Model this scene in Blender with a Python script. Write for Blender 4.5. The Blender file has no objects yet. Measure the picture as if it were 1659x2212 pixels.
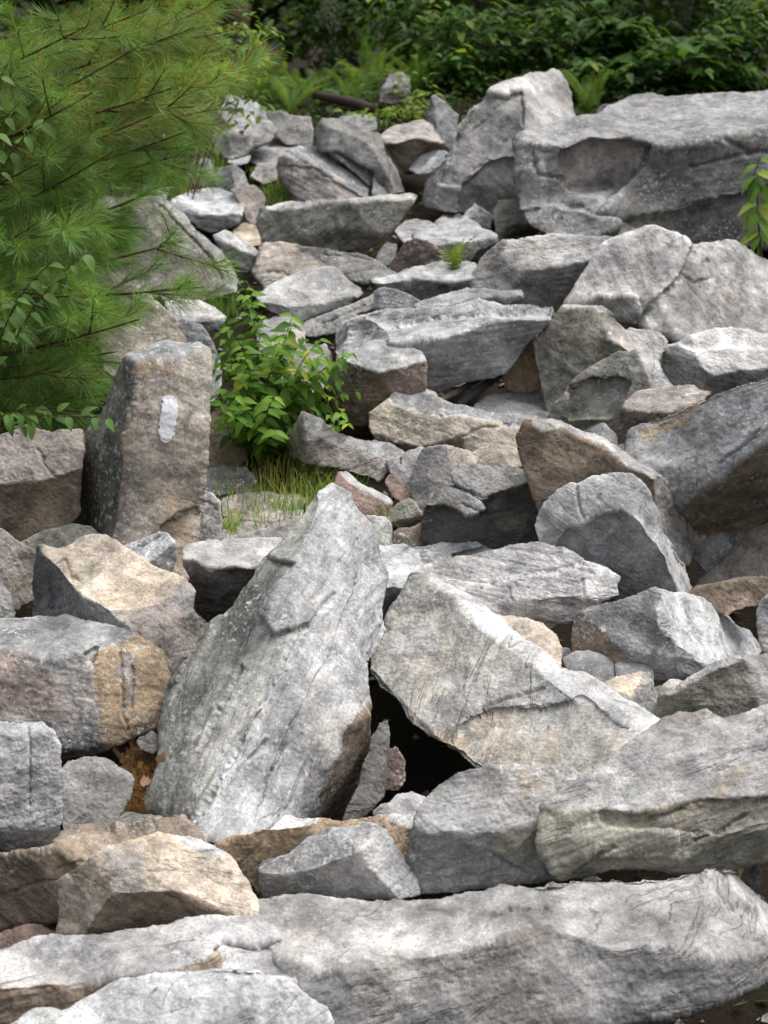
import bpy, math, random
import numpy as np
from mathutils import Vector, Matrix

random.seed(7)
rng = np.random.default_rng(11)
sc = bpy.context.scene
COL = sc.collection

# ------------------------------------------------------------------ camera
CAMZ = 1.5
FPX = 4000.0                      # focal length in units of a 1659 wide picture
CX, CY = 829.5, 1106.0
cam_d = bpy.data.cameras.new('camera')
cam = bpy.data.objects.new('camera', cam_d)
COL.objects.link(cam)
cam.location = (0, 0, CAMZ)
cam.rotation_euler = (math.pi / 2, 0, 0)
cam_d.sensor_fit = 'HORIZONTAL'
cam_d.sensor_width = 36.0
cam_d.lens = 36.0 * FPX / 1659.0
cam_d.clip_start = 0.05
cam_d.clip_end = 500
cam_d.dof.use_dof = True
cam_d.dof.focus_distance = 5.2
cam_d.dof.aperture_fstop = 7.0
sc.camera = cam

# ------------------------------------------------------------------ sky, sun, exposure
SUN_EL, SUN_AZ = math.radians(66), math.radians(112)     # azimuth clockwise from +Y
world = bpy.data.worlds.new('World')
sc.world = world
world.use_nodes = True
wn, wl = world.node_tree.nodes, world.node_tree.links
wn.clear()
sky = wn.new('ShaderNodeTexSky')
sky.sky_type = 'NISHITA'
sky.sun_disc = False
sky.sun_elevation = SUN_EL
sky.sun_rotation = SUN_AZ
sky.air_density = 1.0
sky.dust_density = 4.0
sky.ozone_density = 1.0
wbg = wn.new('ShaderNodeBackground')
wbg.inputs['Strength'].default_value = 0.135
wout = wn.new('ShaderNodeOutputWorld')
# a veil of high cloud takes most of the blue out of the sky
bw = wn.new('ShaderNodeRGBToBW')
veil = wn.new('ShaderNodeMix'); veil.data_type = 'RGBA'
veil.inputs[0].default_value = 0.75
wl.new(sky.outputs[0], bw.inputs[0])
wl.new(sky.outputs[0], veil.inputs[6])
wl.new(bw.outputs[0], veil.inputs[7])
wl.new(veil.outputs[2], wbg.inputs[0])
wl.new(wbg.outputs[0], wout.inputs[0])

sun_d = bpy.data.lights.new('sun', 'SUN')
sun_d.energy = 1.25
sun_d.angle = math.radians(36)
sun_d.color = (1.0, 0.95, 0.88)
sun = bpy.data.objects.new('sun', sun_d)
COL.objects.link(sun)
sdir = Vector((math.sin(SUN_AZ) * math.cos(SUN_EL), math.cos(SUN_AZ) * math.cos(SUN_EL), math.sin(SUN_EL)))
sun.rotation_euler = (-sdir).to_track_quat('-Z', 'Y').to_euler()
sun.location = sdir * 30

sc.view_settings.view_transform = 'Standard'
sc.view_settings.look = 'None'
sc.view_settings.gamma = 1.0
sc.view_settings.exposure = 1.03
sc.view_settings.use_curve_mapping = False
sc.cycles.max_bounces = 6
sc.cycles.diffuse_bounces = 3
sc.cycles.transmission_bounces = 3

# ------------------------------------------------------------------ helpers
GR_B = 'boulders of the rock slide'
GR_S = 'slabs of the rock slide'
GR_T = 'small stones of the rock slide'


def tag(o, label=None, cat=None, group=None, kind=None):
    if label: o['label'] = label
    if cat: o['category'] = cat
    if group: o['group'] = group
    if kind: o['kind'] = kind
    return o


def link(name, me, parent=None):
    o = bpy.data.objects.new(name, me)
    COL.objects.link(o)
    if parent is not None: o.parent = parent
    return o


def empty(name, loc):
    o = bpy.data.objects.new(name, None)
    o.empty_display_size = 0.05
    o.location = loc
    COL.objects.link(o)
    return o


def mesh_np(name, verts, faces, mat=None, tint=None, smooth=True):
    """verts (n,3); faces (m,k) numpy array of one polygon size"""
    me = bpy.data.meshes.new(name)
    verts = np.asarray(verts, dtype=np.float32)
    faces = np.asarray(faces, dtype=np.int32)
    k = faces.shape[1]
    me.vertices.add(len(verts))
    me.vertices.foreach_set('co', verts.ravel())
    me.loops.add(faces.size)
    me.loops.foreach_set('vertex_index', faces.ravel())
    me.polygons.add(len(faces))
    me.polygons.foreach_set('loop_start', np.arange(0, faces.size, k, dtype=np.int32))
    me.polygons.foreach_set('use_smooth', np.full(len(faces), smooth))
    if tint is not None: set_tint(me, tint)
    me.update(calc_edges=True)
    if mat: me.materials.append(mat)
    return me


def set_tint(me, rgb):
    a = me.attributes.new('tint', 'FLOAT_COLOR', 'POINT')
    c = np.ones((len(me.vertices), 4), dtype=np.float32)
    c[:, :3] = rgb
    a.data.foreach_set('color', c.ravel())


def tube(pts, radii, n=7):
    pts = np.asarray(pts, float)
    radii = np.broadcast_to(np.asarray(radii, float), (len(pts),))
    V, Fc = [], []
    for i, p in enumerate(pts):
        t = pts[min(i + 1, len(pts) - 1)] - pts[max(i - 1, 0)]
        t = t / (np.linalg.norm(t) + 1e-9)
        a = np.cross(t, [0.3, 0.2, 1.0] if abs(t[2]) < 0.9 else [1.0, 0.1, 0])
        a /= np.linalg.norm(a)
        b = np.cross(t, a)
        for k in range(n):
            an = 2 * math.pi * k / n
            V.append(p + radii[i] * (a * math.cos(an) + b * math.sin(an)))
    for i in range(len(pts) - 1):
        for k in range(n):
            k2 = (k + 1) % n
            Fc.append((i * n + k, i * n + k2, (i + 1) * n + k2, (i + 1) * n + k))
    return np.array(V), np.array(Fc)


def join_tubes(ts):
    V, Fc, o = [], [], 0
    for v, f in ts:
        V.append(v); Fc.append(f + o); o += len(v)
    return np.concatenate(V), np.concatenate(Fc)


def _h(ix, iy, iz, seed):
    n = (ix * 374761393 + iy * 668265263 + iz * 2147483647 + seed * 1274126177) & 0xFFFFFFFF
    n = ((n ^ (n >> 13)) * 1274126177) & 0xFFFFFFFF
    n = ((n ^ (n >> 16)) * 2654435761) & 0xFFFFFFFF
    return (n ^ (n >> 15)) & 0xFFFF


def vnoise(p, seed=0):
    """gradient-free value noise, -1..1, p (n,3)"""
    p = np.asarray(p, dtype=np.float64)
    i = np.floor(p).astype(np.int64)
    f = p - i
    u = f * f * f * (f * (f * 6 - 15) + 10)
    out = 0
    for dx in (0, 1):
        wx = u[:, 0] if dx else 1 - u[:, 0]
        for dy in (0, 1):
            wy = u[:, 1] if dy else 1 - u[:, 1]
            for dz in (0, 1):
                wz = u[:, 2] if dz else 1 - u[:, 2]
                out = out + wx * wy * wz * _h(i[:, 0] + dx, i[:, 1] + dy, i[:, 2] + dz, seed)
    return out / 32767.5 - 1.0


ROT = np.array([[0.36, 0.48, -0.8], [-0.8, 0.6, 0.0], [0.48, 0.64, 0.6]])


def fbm(p, octv=3, seed=0, gain=0.5):
    a, s, t = 1.0, 0, 0
    for o in range(octv):
        s = s + a * vnoise(p, seed + o * 17)
        t += a
        a *= gain
        p = (p @ ROT.T) * 2.03 + 13.7
    return s / t


def ray(u, v):
    return np.stack([(np.asarray(u, float) - CX) / FPX, np.ones_like(np.asarray(u, float)),
                     -(np.asarray(v, float) - CY) / FPX], -1)


def slope_t(v):
    """distance at which the line of sight of row v meets the face of the slide"""
    return 3.05 / (0.4875 + (v - CY) / FPX)


def at(u, v, t):
    return np.array([(u - CX) / FPX * t, t, CAMZ - (v - CY) / FPX * t])


def ground_z(x, y):
    x = np.asarray(x, float); y = np.asarray(y, float)
    z = np.where(y < 3.6, 0.205 - 0.6 * np.clip((3.85 - y) / 0.25, 0, 1), np.where(y < 11.9, 0.4 + (y - 4) * 0.4875,
                 np.where(y < 24, 4.251 + (y - 11.9) * 0.09, 5.34 + (y - 24) * 0.5)))
    k = np.clip((y - 5.35) / 0.5, 0, 1)
    off = 0.42 * (1 - k) + 0.09 * k
    off = off * np.clip((13.0 - y) / 0.6, 0, 1)
    p = np.stack([x * 1.7, y * 1.7, 0 * x], -1).reshape(-1, 3)
    n = fbm(p, 3, 5).reshape(x.shape)
    far = np.clip((np.hypot(x, y - 8) - 4) / 20, 0, 1)
    for px, py, pr, pd in ((1.05, 6.4, 0.42, 0.8), (0.08, 5.0, 0.3, 0.3), (0.75, 4.4, 0.3, 0.2)):
        off = off + pd * np.exp(-((x - px) ** 2 + (y - py) ** 2) / (2 * pr * pr))
    return z - off + n * (0.05 + 0.5 * far)


def on_ground(u, v):
    """point of the ground seen along a line of sight (u, v)"""
    t = np.linspace(3.5, 20, 1500)
    p = np.stack([(u - CX) / FPX * t, t, CAMZ - (v - CY) / FPX * t], -1)
    g = ground_z(p[:, 0], p[:, 1])
    hit = np.nonzero(p[:, 2] <= g)[0]
    i = hit[0] if len(hit) else len(t) - 1
    return np.array([p[i, 0], p[i, 1], g[i]])


# ------------------------------------------------------------------ materials
def new_mat(name):
    m = bpy.data.materials.new(name)
    m.use_nodes = True
    m.node_tree.nodes.clear()
    return m, m.node_tree.nodes, m.node_tree.links


class NT:
    def __init__(s, name):
        s.m, s.n, s.l = new_mat(name)

    def node(s, t, **kw):
        nd = s.n.new(t)
        for k, v in kw.items(): setattr(nd, k, v)
        return nd

    def attr(s, name, out='Color', typ='GEOMETRY'):
        return s.node('ShaderNodeAttribute', attribute_name=name, attribute_type=typ).outputs[out]

    def noise(s, vec, scale, detail=4, rough=0.55, dist=0.0):
        nd = s.node('ShaderNodeTexNoise')
        s.l.new(vec, nd.inputs['Vector'])
        nd.inputs['Scale'].default_value = scale
        nd.inputs['Detail'].default_value = detail
        nd.inputs['Roughness'].default_value = rough
        nd.inputs['Distortion'].default_value = dist
        return nd.outputs[0]

    def vscale(s, vec, xyz):
        nd = s.node('ShaderNodeVectorMath', operation='MULTIPLY')
        s.l.new(vec, nd.inputs[0]); nd.inputs[1].default_value = xyz
        return nd.outputs[0]

    def ramp(s, fac, a, b, lo=0.0, hi=1.0):
        nd = s.node('ShaderNodeMapRange')
        s.l.new(fac, nd.inputs['Value'])
        nd.inputs['From Min'].default_value = a; nd.inputs['From Max'].default_value = b
        nd.inputs['To Min'].default_value = lo; nd.inputs['To Max'].default_value = hi
        nd.clamp = True
        return nd.outputs[0]

    def math(s, op, a, b):
        nd = s.node('ShaderNodeMath', operation=op)
        for i, x in enumerate((a, b) if op not in ('FRACT', 'ABSOLUTE') else (a,)):
            if isinstance(x, (int, float)): nd.inputs[i].default_value = x
            else: s.l.new(x, nd.inputs[i])
        return nd.outputs[0]

    def mix(s, a, b, fac, mode='MIX'):
        nd = s.node('ShaderNodeMix', data_type='RGBA', blend_type=mode)
        for sock, x in ((nd.inputs[0], fac), (nd.inputs[6], a), (nd.inputs[7], b)):
            if isinstance(x, (int, float)): sock.default_value = x
            elif isinstance(x, tuple): sock.default_value = (*x, 1)
            else: s.l.new(x, sock)
        return nd.outputs[2]

    def grey(s, v):
        nd = s.node('ShaderNodeCombineColor')
        for i in range(3): s.l.new(v, nd.inputs[i])
        return nd.outputs[0]

    def bump(s, h, strength, dist, prev=None):
        nd = s.node('ShaderNodeBump')
        nd.inputs['Strength'].default_value = strength
        nd.inputs['Distance'].default_value = dist
        s.l.new(h, nd.inputs['Height'])
        if prev: s.l.new(prev, nd.inputs['Normal'])
        return nd.outputs[0]

    def principled(s, col, rough=0.9, spec=0.3, normal=None):
        nd = s.node('ShaderNodeBsdfPrincipled')
        if isinstance(col, tuple): nd.inputs['Base Color'].default_value = (*col, 1)
        else: s.l.new(col, nd.inputs['Base Color'])
        if isinstance(rough, float): nd.inputs['Roughness'].default_value = rough
        else: s.l.new(rough, nd.inputs['Roughness'])
        nd.inputs['Specular IOR Level'].default_value = spec
        if normal: s.l.new(normal, nd.inputs['Normal'])
        return nd.outputs[0]

    def out(s, sh):
        o = s.node('ShaderNodeOutputMaterial')
        s.l.new(sh, o.inputs[0])
        return s.m


def rock_material():
    t = NT('gneiss')
    tint = t.attr('tint')
    fol0 = t.attr('fol', 'Vector')         # rock's own frame, third axis across the layers
    rnd = t.node('ShaderNodeObjectInfo').outputs['Random']
    r2 = t.math('FRACT', t.math('MULTIPLY', rnd, 7.31), 0.0)
    r3 = t.math('FRACT', t.math('MULTIPLY', rnd, 23.7), 0.0)
    sv = t.node('ShaderNodeVectorMath', operation='SCALE')      # every stone has its own coarseness
    t.l.new(fol0, sv.inputs[0]); t.l.new(t.ramp(r3, 0, 1, 0.6, 1.5), sv.inputs['Scale'])
    fol = sv.outputs[0]
    big = t.noise(fol, 4.0, 5, 0.6)
    mid = t.noise(fol, 17.0, 6, 0.65, 0.4)
    lay = t.noise(t.vscale(fol, (8, 8, 34)), 1.0, 6, 0.68, 1.2)
    lay2 = t.noise(t.vscale(fol, (26, 26, 130)), 1.0, 4, 0.65, 0.9)
    grain = t.noise(fol, 170.0, 3, 0.7)
    speck = t.noise(fol, 85.0, 5, 0.75, 0.6)
    c = t.mix(tint, t.grey(t.ramp(big, 0.34, 0.68, 0.52, 1.34)), 1.0, 'MULTIPLY')
    c = t.mix(c, t.grey(t.ramp(mid, 0.35, 0.66, 0.56, 1.34)), 1.0, 'MULTIPLY')
    lk = t.attr('layering', 'Fac')
    c = t.mix(c, t.grey(t.ramp(lay, 0.32, 0.68, 0.60, 1.30)), lk, 'MULTIPLY')
    c = t.mix(c, t.grey(t.ramp(lay2, 0.3, 0.7, 0.74, 1.20)), lk, 'MULTIPLY')
    c = t.mix(c, t.mix((1.03, 1.0, .965), (.98, 1.0, 1.025), r2), 1.0, 'MULTIPLY')
    c = t.mix(c, t.grey(t.ramp(grain, 0.32, 0.68, 0.72, 1.26)), 1.0, 'MULTIPLY')
    # warm weathering patches
    warm = t.math('MULTIPLY', t.ramp(t.noise(fol, 2.6, 5, 0.6), 0.52, 0.72, 0, 0.5), t.ramp(mid, 0.35, 0.6))
    c = t.mix(c, t.mix(c, (1.22, 0.96, 0.70), 1.0, 'MULTIPLY'), warm)
    # grey green algae film
    alg = t.math('MULTIPLY', t.ramp(t.noise(t.vscale(fol, (1, 1, 1.6)), 3.3, 5, 0.65, 0.5), 0.55, 0.75, 0, 0.55), t.ramp(mid, 0.62, 0.4))
    c = t.mix(c, t.mix(c, (0.80, 0.90, 0.68), 1.0, 'MULTIPLY'), alg)
    # dark mineral flecks, pale crust lichen
    dk = t.math('MULTIPLY', t.ramp(speck, 0.575, 0.63, 0, 1), t.ramp(t.math('ADD', t.noise(fol, 9.0, 5, 0.65), t.math('MULTIPLY', r3, 0.22)), 0.5, 0.72, 0.1, 0.9))
    c = t.mix(c, t.mix(c, (0.38, 0.38, 0.40), 1.0, 'MULTIPLY'), dk)
    li = t.math('MULTIPLY', t.ramp(t.noise(fol, 60.0, 5, 0.75, 0.3), 0.55, 0.6, 0, 1),
                t.ramp(t.math('ADD', t.noise(fol, 5.5, 5, 0.65), t.math('MULTIPLY', r2, 0.2)), 0.56, 0.74, 0, 0.85))
    c = t.mix(c, (0.56, 0.57, 0.56), li)
    # thin parting lines along the layers, broken up in patches
    pn = t.noise(t.vscale(fol, (2.2, 2.2, 15.0)), 1.0, 5, 0.55, 0.6)
    pd = t.math('ABSOLUTE', t.math('SUBTRACT', pn, 0.5), 0.0)
    line = t.math('MULTIPLY', t.ramp(pd, 0.002, 0.012, 1, 0),
                  t.ramp(t.math('ADD', t.noise(fol, 3.4, 4, 0.6), t.math('MULTIPLY', r3, 0.14)), 0.55, 0.66))
    c = t.mix(c, t.mix(c, (0.6, 0.59, 0.58), 1.0, 'MULTIPLY'), line)
    b = t.bump(t.math('MULTIPLY', lay, lk), 0.6, 0.012)
    b = t.bump(mid, 0.32, 0.012, b)
    b = t.bump(speck, 0.5, 0.005, b)
    b = t.bump(grain, 0.5, 0.003, b)
    b = t.bump(t.math('MULTIPLY', line, -1.0), 0.6, 0.006, b)
    return t.out(t.principled(c, t.ramp(mid, 0.3, 0.7, 0.62, 0.92), 0.3, b))


def leaf_material(name, trans=0.42, rough=0.6, spec=0.22):
    t = NT(name)
    tint = t.attr('tint')
    info = t.node('ShaderNodeObjectInfo')
    rnd = info.outputs['Random']
    pos = t.node('ShaderNodeNewGeometry').outputs['Position']
    v = t.noise(pos, 9.0, 3)
    c = t.mix(tint, t.grey(t.ramp(rnd, 0, 1, 0.72, 1.28)), 1.0, 'MULTIPLY')
    c = t.mix(c, t.grey(t.ramp(v, 0.3, 0.7, 0.8, 1.2)), 1.0, 'MULTIPLY')
    p = t.principled(c, rough, spec)
    tr = t.node('ShaderNodeBsdfTranslucent')
    t.l.new(t.mix(c, (1.5, 1.45, 0.6), 1.0, 'MULTIPLY'), tr.inputs[0])
    mx = t.node('ShaderNodeMixShader')
    mx.inputs[0].default_value = trans
    t.l.new(p, mx.inputs[1]); t.l.new(tr.outputs[0], mx.inputs[2])
    return t.out(mx.outputs[0])


def bark_material(name, col, scale=40.0):
    t = NT(name)
    pos = t.node('ShaderNodeTexCoord').outputs['Object']
    n = t.noise(t.vscale(pos, (1, 1, 0.25)), scale, 6, 0.65)
    c = t.mix(tuple(x * 0.5 for x in col), tuple(x * 1.4 for x in col), n)
    return t.out(t.principled(c, 0.9, 0.2, t.bump(n, 0.8, 0.01)))


def ground_material():
    t = NT('forest_soil')
    pos = t.node('ShaderNodeNewGeometry').outputs['Position']
    a = t.noise(pos, 2.2, 6, 0.6); b = t.noise(pos, 26.0, 6, 0.7); d = t.noise(pos, 120.0, 4, 0.7)
    c = t.mix((0.012, 0.009, 0.007), (0.036, 0.026, 0.017), b)
    c = t.mix(c, (0.022, 0.03, 0.012), t.ramp(a, 0.48, 0.62, 0, 0.7))
    c = t.mix(c, (0.08, 0.055, 0.032), t.ramp(d, 0.58, 0.7, 0, 0.5))
    bm = t.bump(d, 0.8, 0.01, t.bump(b, 0.8, 0.03))
    return t.out(t.principled(c, 0.95, 0.15, bm))


ROCK = rock_material()
LEAF = leaf_material('leaf')
NEEDLE = leaf_material('pine_needle', 0.3, 0.5, 0.3)
BLADE = leaf_material('grass_blade', 0.35, 0.5, 0.3)
BARK = bark_material('bark', (0.055, 0.043, 0.034))
TWIG = bark_material('twig_bark', (0.10, 0.06, 0.035), 90)
CHAR = bark_material('charred_wood', (0.03, 0.03, 0.034), 60)
DEAD = bark_material('dead_wood', (0.22, 0.17, 0.12), 60)
SOIL = ground_material()


def paint_material():
    t = NT('white_trail_paint')
    pos = t.node('ShaderNodeTexCoord').outputs['Object']
    n = t.noise(pos, 90.0, 5, 0.7)
    m = t.noise(pos, 260.0, 3, 0.7)
    c = t.mix((0.66, 0.68, 0.72), (0.50, 0.50, 0.51), t.ramp(n, 0.58, 0.72, 0, 0.7))
    return t.out(t.principled(c, 0.55, 0.4, t.bump(m, 0.4, 0.001, t.bump(n, 0.4, 0.002))))


PAINT = paint_material()

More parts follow.
